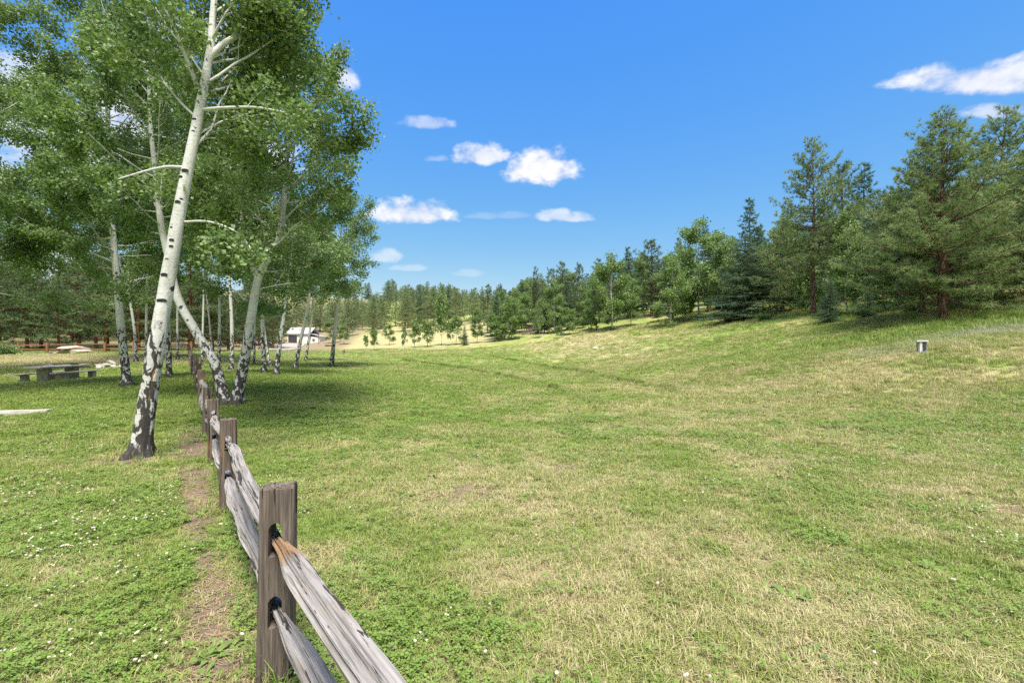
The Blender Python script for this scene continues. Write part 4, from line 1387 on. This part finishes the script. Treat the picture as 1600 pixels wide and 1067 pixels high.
def rocks():
    rng = np.random.default_rng(31)
    for px, py, sx, sy, szz, dz, lab in [(109, 551, 1.05, .8, .26, .14, 'long flat boulder at the bottom left of the boulder pile by the back fence'),
                                         (125, 550, 1.0, .8, .30, .16, 'boulder at the bottom right of the boulder pile by the back fence'),
                                         (118, 549, 1.35, .8, .22, .55, 'long flat boulder lying on top of the boulder pile by the back fence'),
                                         (84, 552, .42, .3, .15, .05, 'small low stone between the fence post and the boulder pile')]:
        x = (px - CX) / FPX * 45.2; y = 45.2
        o = tag(add('boulder', rock_mesh(rng, (sx, sy, szz)), M['rock']), lab, 'boulder', 'boulders by the back fence')
        o.location = (x, y, gz(x, y) + dz); o.rotation_euler = (0, rng.normal(0, .06), rng.uniform(-.2, .2) + .6)
    base = hit(157, 573)
    meshes = [rock_mesh(rng, (.32, .24, .10), 8, 'stone') for _ in range(4)]
    for i in range(22):
        x = base.x + rng.normal(0, .95); y = base.y + rng.normal(0, .55)
        o = tag(add('stone', meshes[i % 4], M['pale_rock']), 'pale flat stone in the low heap behind the picnic table', 'stone', 'stones of the low heap')
        o.location = (x, y, gz(x, y) + .05 + .12 * math.exp(-((x - base.x) / .7) ** 2) * rng.uniform(0, 1.3))
        o.rotation_euler = (rng.normal(0, .25), rng.normal(0, .25), rng.uniform(0, 6.28))
        k = rng.uniform(.6, 1.25); o.scale = (k, k, k)
    p = hit(930, 545)
    o = tag(add('stone', rock_mesh(rng, (.42, .25, .16), 8, 'stone'), M['pale_rock']), 'lone whitish stone half sunk in the middle of the meadow', 'stone'); o.location = p + Vector((0, 0, .10))
    p = hit(537, 552)
    o = tag(add('stump', MB().tube([(0, 0, -.1), (0, 0, .12), (.03, 0, .42)], [.24, .19, .16], 12).mesh('stump', False), M['pine_bark']), 'small dark stump in the pale grass right of the grove', 'stump'); o.location = p
    p = hit(513, 541)
    o = tag(add('log', MB().tube([(-.7, 0, .15), (0, .05, .18), (.7, 0, .14)], [.17, .18, .15], 10).mesh('log', True), M['red_bark']), 'short brown log lying near the round bright green tree', 'log'); o.location = p


picnic()
rocks()


def beam():
    rng = np.random.default_rng(12)
    b = hit(24, 650)
    o = rb('beam', rng, M['pale_wood'], None, -2.6, .55, -.15, .15, -.02, .13, amt=.008, n=(20, 3, 2))
    tag(o, 'pale timber beam lying in the grass at the left edge', 'beam')
    o.location = b + Vector((.1, .1, .02)); o.rotation_euler = (0, 0, R(22))


beam()


def meter_box():
    p = hit(1440, 551)
    t = thing('utility_box', 'small grey and white box with flat white cap standing in the meadow', 'box', p, R(-30))
    white = mat_noise('box_white_paint', (.55, .54, .52), (.72, .71, .69), 12, .7, .2)
    grey = mat_noise('box_grey_metal', (.16, .17, .18), (.26, .27, .28), 10, .6, .2)
    dark = mat_noise('box_opening_shade', (.03, .035, .045), (.06, .065, .075), 10, .6, .2)
    add('body', MB().box(-.13, .13, -.12, .12, -.1, .43).mesh('body'), grey, t)
    add('cap', MB().box(-.175, .175, -.165, .165, .432, .485).mesh('cap'), white, t)
    add('panel', MB().box(-.085, -.01, -.135, -.122, .0, .42).mesh('panel'), white, t)
    add('panel', MB().box(.02, .105, -.135, -.122, .10, .40).mesh('panel'), dark, t)  # flat dark plate: shade of the box's opening put into colour


meter_box()


def house():
    Y = 122.0
    a, b = at(448, 0, Y), at(483, 0, Y)
    z = min(gz(a.x, Y), gz(b.x, Y)) - .2
    wall = mat_noise('white_siding', (.62, .62, .61), (.74, .74, .73), 3, .8, .1)
    roof = mat_noise('grey_shingles', (.30, .30, .31), (.42, .42, .43), 6, .9, .3)
    dark = mat_noise('dark_garage_door', (.045, .045, .055), (.08, .08, .09), 5, .6, .1)
    trim = mat_noise('house_trim', (.75, .75, .74), (.8, .8, .8), 5, .7, .1)
    glass = mat_noise('window_glass', (.05, .06, .07), (.10, .12, .14), 4, .15, .0, .6)
    t = thing('garage_house', 'small white garage building with grey roof beyond the grove', 'building', (a.x, Y, z), 0)
    W_ = b.x - a.x; D_ = 6.0; H_ = 2.7
    add('wall', MB().box(0, W_, 0, D_, -.6, H_).mesh('wall'), wall, t)
    gd = add('garage_door', MB().box(.45, 2.75, -.06, -.004, .0, 2.25).mesh('garage_door'), dark, t)
    for k in range(4):
        add('panel', MB().box(.52, 2.68, -.085, -.062, .06 + k * .55, .06 + k * .55 + .48).mesh('panel'), dark, gd)
    ov = .35
    V = [(-ov, -ov, H_ - .1), (W_ + ov, -ov, H_ - .1), (W_ + ov, D_ / 2, H_ + 1.75), (-ov, D_ / 2, H_ + 1.75), (W_ + ov, D_ + ov, H_ - .1), (-ov, D_ + ov, H_ - .1)]
    V2 = [(x, y, zz + .14) for x, y, zz in V]
    Q = [(0, 3, 2, 1), (3, 5, 4, 2), (6, 7, 8, 9), (9, 8, 10, 11), (0, 1, 7, 6), (5, 11, 10, 4), (1, 2, 8, 7), (2, 4, 10, 8), (0, 6, 9, 3), (3, 9, 11, 5)]
    rf = add('roof', MB().raw(V2[:0] + V + V2, Q).mesh('roof'), roof, t)
    add('vent_pipe', MB().tube([(2.9, 1.4, H_ + .7), (2.9, 1.4, H_ + 1.5)], .09, 8).mesh('vent_pipe'), dark, rf)
    add('gable', MB().raw([(0, .01, H_ - .02), (0, D_ - .01, H_ - .02), (0, D_ / 2, H_ + 1.62), (.12, .01, H_ - .02), (.12, D_ - .01, H_ - .02), (.12, D_ / 2, H_ + 1.62)], [(0, 1, 4, 3), (1, 2, 5, 4), (2, 0, 3, 5)], [(0, 2, 1), (3, 4, 5)]).mesh('gable'), wall, t)
    # lean-to on the right
    x0, x1 = W_ + .06, W_ + 2.5
    add('wing_wall', MB().box(x0, x1, .6, D_ - .6, -.6, 2.0).mesh('wing_wall'), wall, t)
    add('wing_roof', MB().raw([(x0, .3, 2.75), (x1 + .3, .3, 2.02), (x1 + .3, D_ - .3, 2.02), (x0, D_ - .3, 2.75), (x0, .3, 2.87), (x1 + .3, .3, 2.14), (x1 + .3, D_ - .3, 2.14), (x0, D_ - .3, 2.87)],
                              [(0, 3, 2, 1), (4, 5, 6, 7), (0, 1, 5, 4), (2, 3, 7, 6), (1, 2, 6, 5), (0, 4, 7, 3)]).mesh('wing_roof'), roof, t)
    w = add('window', MB().box(x0 + .5, x0 + 1.3, .55, .597, .7, 1.5).mesh('window'), trim, t)
    add('pane', MB().box(x0 + .57, x0 + 1.23, .53, .548, .77, 1.43).mesh('pane'), glass, w)
    q = at(498, 0, 112.0)
    pz = gz(q.x, 112)
    t2 = thing('sign_post', 'thin dark post beside the white garage building', 'post', (q.x, 112, pz))
    add('pole', MB().tube([(0, 0, -.2), (0, 0, 2.6)], .09, 8).mesh('pole'), M['pine_bark'], t2)
    add('crosspiece', MB().box(-.5, .35, -.06, .06, 2.25, 2.5).mesh('crosspiece'), M['red_post'], t2)


house()


def car():
    p = at(412, 0, 100.0)
    t = thing('parked_car', 'white car parked among the trees left of the white garage building', 'car', (p.x, 100.0, gz(p.x, 100.0) + .12), R(8))
    paint = mat_noise('white_car_paint', (.68, .68, .69), (.75, .75, .76), 2, .3, .0, .5)
    glass = mat_noise('car_glass', (.02, .025, .03), (.04, .045, .05), 2, .1, .0, .6)
    tyre = mat_noise('car_tyre', (.012, .012, .012), (.03, .03, .03), 9, .8, .2)
    rim = mat_noise('car_rim', (.35, .35, .36), (.45, .45, .46), 9, .35, .0, .5, .8)

    def prism(prof, y0, y1):
        n = len(prof)
        V = [(x, y0, z) for x, z in prof] + [(x, y1, z) for x, z in prof]
        me_ = bpy.data.meshes.new('body')
        me_.from_pydata(V, [], [tuple(range(n)), tuple(range(2 * n - 1, n - 1, -1))] + [(i, n + i, n + (i + 1) % n, (i + 1) % n) for i in range(n)])
        return me_
    add('body', prism([(-2.2, .3), (2.2, .3), (2.25, .62), (2.1, .85), (1.1, .95), (-2.0, 1.0), (-2.25, .75)], -.88, .88), paint, t)
    add('cabin', prism([(1.0, .952), (.35, 1.46), (-1.3, 1.5), (-1.95, 1.002)], -.76, .76), paint, t)
    for y in (-.775, .775):
        add('window', prism([(.75, 1.03), (.28, 1.38), (-.35, 1.41), (-.35, 1.03)], y - .008, y + .008), glass, t)
        add('window', prism([(-.45, 1.03), (-.45, 1.41), (-1.22, 1.43), (-1.6, 1.03)], y - .008, y + .008), glass, t)
        for x in (-1.4, 1.4):
            w = add('wheel', MB().tube([(x, y * 1.12 - .09, .33), (x, y * 1.12 + .09, .33)], .33, 16).mesh('wheel'), tyre, t)
            add('rim', MB().tube([(x, y * 1.12 - .095, .33), (x, y * 1.12 + .095, .33)], .19, 12).mesh('rim'), rim, w)


car()


def brush_pile():
    rng = np.random.default_rng(55)
    p = hit(832, 522)
    t = thing('brush_pile', 'grey brown heap of cut branches at the edge of the wood', 'brush pile', p)
    m = mat_bark('dead_wood', (.19, .15, .12), (.33, .28, .235), (20, 20, 4))
    for i in range(16):
        a = rng.normal(.15, .5); c = np.array([rng.normal(0, 1.3), rng.normal(.5, .7), 0]); h = max(.12, 1.0 * math.exp(-(c[0] / 1.6) ** 2) * rng.uniform(.2, 1.0)) * 1.3
        L = rng.uniform(1.4, 3.0); d = np.array([math.cos(a), math.sin(a) * .5, rng.uniform(-.1, .55)])
        P_ = np.array([c - d * L / 2, c + rng.normal(size=3) * .08, c + d * L / 2]); P_[:, 2] = np.maximum(P_[:, 2] + h, .04)
        add('log', MB().tube(P_, [.10, .085, .05], 7).mesh('log', True), m, t)
    mb = MB()
    for i in range(200):
        c = np.array([rng.normal(0, 1.4), rng.normal(.4, .8), 0]); h = 1.1 * math.exp(-(c[0] / 1.6) ** 2) * rng.uniform(.1, 1.25)
        d = unit(rng.normal(size=3) * np.array([1, .7, .5])); L = rng.uniform(.5, 1.5)
        P_ = np.array([c - d * L / 2, c + rng.normal(size=3) * .06, c + d * L / 2]); P_[:, 2] = np.maximum(P_[:, 2] + h, .03)
        mb.tube(P_, [.022, .016, .006], 4, False)
    tag(add('twigs', mb.mesh('twigs', True), m, t), kind='stuff')


brush_pile()


def make_shrub(rng, r, h, n, leaf, upright=.5):
    mb = MB(); P_ = []
    for i in range(max(8, n // 90)):
        d = unit(np.array([rng.normal() * .7, rng.normal() * .7, upright + abs(rng.normal()) * .5]))
        L = np.array([r, r, h]) * rng.uniform(.6, 1.05)
        tip = d * L; mid = tip * .5 + rng.normal(size=3) * .08 * r
        B = resample([(rng.normal() * .05, rng.normal() * .05, -.05), mid, tip], 8)
        mb.tube(B, np.linspace(.014, .004, 8), 4, False)
        k = n // max(8, n // 90)
        f = rng.uniform(.25, 1.05, k)
        q = np.stack([np.interp(f, np.linspace(0, 1, 8), B[:, j]) for j in range(3)], 1) + rng.normal(size=(k, 3)) * .16 * r
        q[:, 2] = np.maximum(q[:, 2], .03)
        P_.append(q)
    P_ = np.concatenate(P_)
    return mb.mesh('stems', True), leaf_mesh(P_, leaf, rng, rng.uniform(0, 1, len(P_)), .5, 'foliage')


def shrubs():
    rng = np.random.default_rng(66)
    V3 = [make_shrub(rng, 1.0, 1.0, 1800, .10) for _ in range(3)]
    spots = [(4, 555, 1.3, 1.25, 'rounded green shrub at the left edge beside the asphalt drive'), (1050, 512, .9, .9, 'low green bush at the foot of the aspen with several pale stems'),
             (1026, 514, .7, .35, 'flat low bush left of the aspen with several pale stems'), (1140, 503, .9, .5, 'low bush at the left foot of the blue green spruce'),
             (1195, 500, 1.4, .7, 'dark spreading bush right of the blue green spruce'), (1375, 486, 1.2, .9, 'leafy bush in the gap left of the right pines'),
             (1340, 492, 1.0, .9, 'leafy bush behind the short bushy spruce'), (810, 530, .6, .5, 'scrubby bush at the left foot of the brush pile'),
             (1585, 452, 2.2, 1.6, 'wide leafy bush under the pines at the right edge'), (1110, 500, .8, .6, 'little bush below the broad light green aspen'),
             (1425, 487, .9, .8, 'thin bush at the foot of the pine behind the foremost right pine'), (1505, 480, 1.5, 1.0, 'shadowed bush behind the foremost right pine')]
    for i, (px, py, r, h, lab) in enumerate(spots):
        b = hit(px, py)
        t = thing('shrub', lab, 'shrub', b, rng.uniform(0, 6.28))
        t.scale = (r, r, h)
        tag(add('stems', V3[i % 3][0], M['pine_bark'], t), kind='stuff')
        tag(add('foliage', V3[i % 3][1], M['aspen_leaf_young'], t), kind='stuff')


shrubs()

# ------------------------------------------------------------------ grass, clover and litter
def template(name, me, mat):
    o = bpy.data.objects.new(name, me)
    me.materials.append(mat)
    return o


def blades(rng, n, rad, h, w, lean, flat=0.0):
    V = []; F4 = []; F3 = []; tip = []; tone = []
    for i in range(n):
        a, r = rng.uniform(0, 6.28), rad * math.sqrt(rng.random())
        p = np.array([r * math.cos(a), r * math.sin(a), -.01 + flat * rng.uniform(.3, 1.2)])
        az = rng.uniform(0, 6.28); hh = h * rng.uniform(.45, 1.2); ww = w * rng.uniform(.7, 1.3)
        ln = abs(rng.normal(0, lean))
        o = np.array([math.cos(az), math.sin(az), 0]); s = np.array([-math.sin(az), math.cos(az), 0]) * ww / 2
        if flat:
            d1 = o * hh * .5 + np.array([0, 0, rng.normal() * .006]); d2 = o * hh + rng.normal(size=3) * np.array([.02, .02, .006])
        else:
            d1 = np.array([0, 0, hh * .55]) + o * ln * hh * .3; d2 = np.array([0, 0, hh * (1 - .25 * min(ln, 1.5))]) + o * ln * hh
        b = len(V)
        V += [p - s, p + s, p + d1 - s * .8, p + d1 + s * .8, p + d2]
        F4.append((b, b + 1, b + 3, b + 2)); F3.append((b + 2, b + 3, b + 4))
        tip += [0, 0, .5, .5, 1]; tone += [rng.random()] * 5
    return mesh_np('blades', np.array(V), [np.array(F4), np.array(F3)], {'tip': np.array(tip), 'tone': np.array(tone)})


def trefoils(rng, n, rad, size, h):
    V = []; F = []; tone = []
    for i in range(n):
        a, r = rng.uniform(0, 6.28), rad * math.sqrt(rng.random())
        c = np.array([r * math.cos(a), r * math.sin(a), h * rng.uniform(.4, 1.2)])
        a0 = rng.uniform(0, 6.28); tn = rng.random(); tl = rng.normal(size=2) * .25
        for k in range(3):
            t = a0 + k * 2.094
            o = np.array([math.cos(t), math.sin(t), 0]); s = np.array([-math.sin(t), math.cos(t), 0])
            o[2] = tl @ o[:2]; s[2] = tl @ s[:2]
            z = size * rng.uniform(.8, 1.2)
            b = len(V)
            V += [c + o * z * .08, c + o * z * .65 + s * z * .42, c + o * z * 1.05, c + o * z * .65 - s * z * .42]
            F.append((b, b + 1, b + 2, b + 3)); tone += [tn] * 4
    return mesh_np('trefoils', np.array(V), np.array(F), {'tone': np.array(tone)})


def bloom_mesh(rng, n):
    V0, F0 = ico(1)
    mb = MB(); tone = []
    for i in range(n):
        c = np.array([rng.normal(0, .05), rng.normal(0, .05), rng.uniform(.055, .10)]) if n > 1 else np.array([0, 0, .075])
        r = rng.uniform(.009, .013)
        V = V0 * r * rng.uniform(.82, 1.15, (len(V0), 1)) * np.array([1, 1, .85]) + c
        mb.raw(V, (), F0); tone += [rng.random()] * len(V)
    return mb.mesh('bloom', False, {'tone': np.array(tone)})


def rosette(rng, n, L, w):
    V = []; F = []; F3 = []; tone = []
    for i in range(n):
        a = i * 2.4 + rng.normal() * .3; l = L * rng.uniform(.6, 1.15)
        o = np.array([math.cos(a), math.sin(a), 0]); s = np.array([-math.sin(a), math.cos(a), 0]) * w * .5; up = np.array([0, 0, 1])
        e = rng.uniform(.25, .8)
        b = len(V)
        V += [o * .01 - s * .3, o * .01 + s * .3, o * l * .55 + up * l * .5 * e + s, o * l * .55 + up * l * .5 * e - s, o * l + up * l * .45 * e]
        F.append((b, b + 1, b + 2, b + 3)); F3.append((b + 3, b + 2, b + 4)); tone += [rng.random()] * 5
    return mesh_np('rosette', np.array(V), [np.array(F), np.array(F3)], {'tone': np.array(tone)})


def scatter(name, label, cat, pts, rot, scl, idx, attrs, temps):
    me_ = bpy.data.meshes.new(name)
    me_.vertices.add(len(pts)); me_.vertices.foreach_set('co', np.asarray(pts, np.float32).ravel())
    for k, v in (('rot', rot), ('scl', scl)):
        a = me_.attributes.new(k, 'FLOAT_VECTOR', 'POINT'); a.data.foreach_set('vector', np.asarray(v, np.float32).ravel())
    a = me_.attributes.new('idx', 'INT', 'POINT'); a.data.foreach_set('value', np.asarray(idx, np.int32))
    for k, v in attrs.items():
        a = me_.attributes.new(k, 'FLOAT', 'POINT'); a.data.foreach_set('value', np.asarray(v, np.float32))
    coll = bpy.data.collections.new(name + '_templates')
    for t in temps:
        coll.objects.link(t)
    ng = bpy.data.node_groups.new(name + '_scatter', 'GeometryNodeTree')
    ng.interface.new_socket('Geometry', in_out='INPUT', socket_type='NodeSocketGeometry')
    ng.interface.new_socket('Geometry', in_out='OUTPUT', socket_type='NodeSocketGeometry')
    N, L = ng.nodes, ng.links
    gi, go = N.new('NodeGroupInput'), N.new('NodeGroupOutput')
    iop = N.new('GeometryNodeInstanceOnPoints'); ci = N.new('GeometryNodeCollectionInfo')
    ci.inputs['Collection'].default_value = coll
    ci.inputs['Separate Children'].default_value = True; ci.inputs['Reset Children'].default_value = True

    def na(nm, dt):
        q = N.new('GeometryNodeInputNamedAttribute'); q.data_type = dt; q.inputs['Name'].default_value = nm
        return q.outputs['Attribute']
    er = N.new('FunctionNodeEulerToRotation')
    L.new(na('rot', 'FLOAT_VECTOR'), er.inputs[0])
    L.new(gi.outputs[0], iop.inputs['Points']); L.new(ci.outputs[0], iop.inputs['Instance'])
    iop.inputs['Pick Instance'].default_value = True
    L.new(na('idx', 'INT'), iop.inputs['Instance Index']); L.new(er.outputs[0], iop.inputs['Rotation']); L.new(na('scl', 'FLOAT_VECTOR'), iop.inputs['Scale'])
    L.new(iop.outputs[0], go.inputs[0])
    o = add(name, me_)
    md = o.modifiers.new('scatter', 'NODES'); md.node_group = ng
    return tag(o, label, cat, None, 'stuff')


rq = np.random.default_rng(2024)


def sow(y0, y1, per_m2, margin=1.5):
    """random spots on the open ground between two depths, a little wider than the view"""
    x0, x1 = -1.14 * y1 - margin, 1.14 * y1 + margin
    n = int(per_m2 * (x1 - x0) * (y1 - y0))
    x = rq.uniform(x0, x1, n); y = rq.uniform(y0, y1, n)
    k = np.abs(x) < 1.14 * y + margin
    return x[k], y[k]


def grass_layer():
    X, Y, Sc = [], [], []
    for y0, y1, den, s in ((.6, 4.5, 520, .78), (4.5, 8, 300, .9), (8, 14, 130, 1.15), (14, 24, 48, 1.6), (24, 42, 17, 2.3), (42, 75, 5, 3.4)):
        x, y = sow(y0, y1, den)
        X.append(x); Y.append(y); Sc.append(np.full(len(x), s))
    for rut in RUTS:
        P_ = resample([(a, b, 0) for a, b in rut], 1500)
        off = rq.normal(0, .16, 1500)
        k_ = fbm(P_[:, 0] / 1.6, P_[:, 1] / 1.6, 63, 2) > .5
        X.append((P_[:, 0] + rq.normal(0, .1, 1500))[k_]); Y.append((P_[:, 1] + off)[k_]); Sc.append(np.full(int(k_.sum()), 1.9))
    x, y, s = np.concatenate(X), np.concatenate(Y), np.concatenate(Sc)
    f = fields(x, y)
    keep = rq.random(len(x)) > f['dirt'] * .93
    keep &= rq.random(len(x)) > .45 * sstep(.55, .35, fbm(x / .5, y / .5, 61, 3)) * (y < 14)
    for line, wdt in ((DRIVE, 1.9), (ROAD, 2.6)):
        keep &= seg_dist(x, y, line) > wdt
    x, y, s = x[keep], y[keep], s[keep]; f = {k: v[keep] for k, v in f.items()}
    n = len(x)
    z = ground(x, y)
    hgt = (.55 + .75 * fbm(x / 1.1, y / 1.1, 71, 3)) * (1 - .25 * f['dirt']) * (1 + .35 * sstep(3, 12, x)) * rq.uniform(.7, 1.3, n)
    for rut in RUTS:
        d = seg_dist(x, y, rut)
        hgt = hgt * (1 + 1.3 * np.exp(-(d / .25) ** 2) * sstep(.45, .62, fbm(x / 1.6, y / 1.6, 63, 2))); f['lush'] = np.clip(f['lush'] + .55 * np.exp(-(d / .3) ** 2), 0, 1); f['dry'] = f['dry'] * (1 - .4 * np.exp(-(d / .3) ** 2))
    sx = s * rq.uniform(.8, 1.25, n)
    scl = np.c_[sx, sx, np.minimum(s, 1.7) * hgt]
    rot = np.c_[rq.normal(0, .08, n), rq.normal(0, .08, n), rq.uniform(0, 6.28, n)]
    f['rnd'] = np.clip(.5 + .9 * (fbm(x / .6, y / .6, 81, 3) - .5) + rq.normal(0, .2, n), 0, 1)
    temps = [template('tuft', blades(rq, 26, .075, .085, .0065, .9), M['grass']) for _ in range(5)]
    scatter('meadow_grass', 'short green and straw coloured grass of the meadow', 'grass', np.c_[x, y, z], rot, scl, rq.integers(0, 5, n), f, temps)
    return n


def other_layers():
    # dry litter on the thin spots
    X = []
    for y0, y1, den in ((.6, 6, 150), (6, 14, 45)):
        X.append(np.stack(sow(y0, y1, den)))
    x, y = np.concatenate(X, 1)
    f = fields(x, y)
    thin = sstep(.58, .36, fbm(x / .5, y / .5, 61, 3))
    keep = rq.random(len(x)) < np.clip(.12 + .75 * f['dirt'] + .45 * thin + .25 * f['dry'], 0, 1)
    x, y = x[keep], y[keep]; n = len(x)
    temps = [template('litter', blades(rq, 16, .10, .13, .0045, .5, .012), M['thatch']) for _ in range(3)]
    s = rq.uniform(.7, 1.3, n)
    scatter('dry_litter', 'dry straw litter lying on the thin spots of the turf', 'dry grass', np.c_[x, y, ground(x, y) + .004], np.c_[np.zeros(n), np.zeros(n), rq.uniform(0, 6.28, n)], np.c_[s, s, s],
            rq.integers(0, 3, n), {'rnd': rq.random(n)}, temps)
    x, y = sow(.8, 14, 2.6)
    keep = rq.random(len(x)) < .25 + .5 * sstep(-1, 5, x)
    x, y = x[keep], y[keep]; n = len(x)
    temps = [template('seed_stem', blades(rq, 3, .05, .24, .0042, .45), M['thatch']) for _ in range(3)]
    s = rq.uniform(.5, 1.2, n)
    scatter('seed_stems', 'thin dry seed stems standing above the turf', 'dry grass', np.c_[x, y, ground(x, y)], np.c_[rq.normal(0, .15, n), rq.normal(0, .15, n), rq.uniform(0, 6.28, n)], np.c_[s, s, s],
            rq.integers(0, 3, n), {'rnd': rq.random(n)}, temps)
    # clover leaves and blooms in patches
    X = []
    for y0, y1, den in ((.6, 6, 200), (6, 13, 90), (13, 20, 22)):
        X.append(np.stack(sow(y0, y1, den)))
    x, y = np.concatenate(X, 1)
    patch = sstep(.50, .66, fbm(x / 1.5, y / 1.5, 91, 4)) * sstep(.9, .3, fields(x, y)['dirt'])
    keep = rq.random(len(x)) < np.clip(patch * .8, .05, 1)
    xc, yc = x[keep], y[keep]; n = len(xc)
    s = rq.uniform(.8, 1.3, n) * np.where(yc > 9, 1.4, 1.0)
    temps = [template('clover', trefoils(rq, 12, .09, .0175, .055), M['clover']) for _ in range(4)]
    scatter('clover_patch', 'low clover leaves growing in patches through the grass', 'clover', np.c_[xc, yc, ground(xc, yc)], np.c_[rq.normal(0, .1, n), rq.normal(0, .1, n), rq.uniform(0, 6.28, n)], np.c_[s, s, s],
            rq.integers(0, 4, n), {'rnd': rq.random(n)}, temps)
    den = np.clip(patch * sstep(.48, .66, fbm(x / .8, y / .8, 95, 3)) * .32, .003, 1)
    keep = rq.random(len(x)) < den
    xb, yb = x[keep], y[keep]; n = len(xb)
    s = rq.uniform(.6, 1.0, n)
    temps = [template('bloom', bloom_mesh(rq, k), M['bloom']) for k in (1, 1, 2, 3)]
    scatter('clover_blooms', 'small white clover flower heads dotted through the grass', 'flowers', np.c_[xb, yb, ground(xb, yb)], np.c_[rq.normal(0, .1, n), rq.normal(0, .1, n), rq.uniform(0, 6.28, n)], np.c_[s, s, s],
            rq.integers(0, 4, n), {'rnd': rq.random(n)}, temps)
    # broad leaved weeds
    x, y = sow(.8, 12, 14)
    keep = rq.random(len(x)) < .25 + .75 * sstep(.5, .65, fbm(x / 1.2, y / 1.2, 97, 3))
    x, y = x[keep], y[keep]; n = len(x)
    temps = [template('rosette', rosette(rq, 8, .10, .028), M['weed']) for _ in range(4)]
    s = rq.uniform(.6, 1.3, n)
    scatter('meadow_weeds', 'broad leaved weeds in the foreground turf', 'weeds', np.c_[x, y, ground(x, y)], np.c_[rq.normal(0, .1, n), rq.normal(0, .1, n), rq.uniform(0, 6.28, n)], np.c_[s, s, s],
            rq.integers(0, 4, n), {'rnd': rq.random(n)}, temps)
    # tall green grass under the right-hand pines and along the wood's edge
    x = rq.uniform(8, 46, 16000); y = rq.uniform(20, 75, 16000)
    f = fields(x, y)
    edge = np.exp(-(((y - 25.2 - .1 * (x - 24)) / 2.2) ** 2)) * sstep(15, 19, x)
    wood = .18 * sstep(0, 3, ground(x, y) - 3.9)
    keep = (rq.random(len(x)) < np.maximum(edge, wood)) & (np.abs(x) < 1.2 * y)
    x, y = x[keep], y[keep]; f = {k: v[keep] for k, v in f.items()}; n = len(x)
    f['rnd'] = rq.random(n)
    temps = [template('tall_tuft', blades(rq, 30, .16, .34, .014, .5), M['tallgrass']) for _ in range(3)]
    s = rq.uniform(.7, 1.25, n)
    scatter('tall_grass', 'tall fresh green grass under the right hand pines and along the wood', 'grass', np.c_[x, y, ground(x, y)], np.c_[rq.normal(0, .1, n), rq.normal(0, .1, n), rq.uniform(0, 6.28, n)], np.c_[s * 1.3, s * 1.3, s],
            rq.integers(0, 3, n), f, temps)


def foot_grass():
    # longer grass left standing round the posts and stems
    X, Y = [], []
    for p in list(FENCE_P[1:9]):
        X.append(p.x + rq.normal(0, .13, 16)); Y.append(p.y + rq.normal(0, .13, 16))
    for a, b in FEET:
        X.append(a + rq.normal(0, .26, 26)); Y.append(b + rq.normal(0, .26, 26))
    x, y = np.concatenate(X), np.concatenate(Y); n = len(x)
    f = fields(x, y); f.pop('dirt'); f['rnd'] = rq.random(n)
    temps = [template('long_tuft', blades(rq, 16, .07, .17, .0065, .7), M['tallgrass']) for _ in range(3)]
    s_ = rq.uniform(.5, 1.15, n)
    scatter('long_grass', 'longer uncut grass round the fence posts and aspen feet', 'grass', np.c_[x, y, ground(x, y)], np.c_[rq.normal(0, .1, n), rq.normal(0, .1, n), rq.uniform(0, 6.28, n)], np.c_[s_, s_, s_],
            rq.integers(0, 3, n), f, temps)


NG = grass_layer()
foot_grass()
other_layers()

print('GRASS', NG, 'TRIS', sum(sum(len(p.vertices) - 2 for p in m.polygons) for m in bpy.data.meshes))
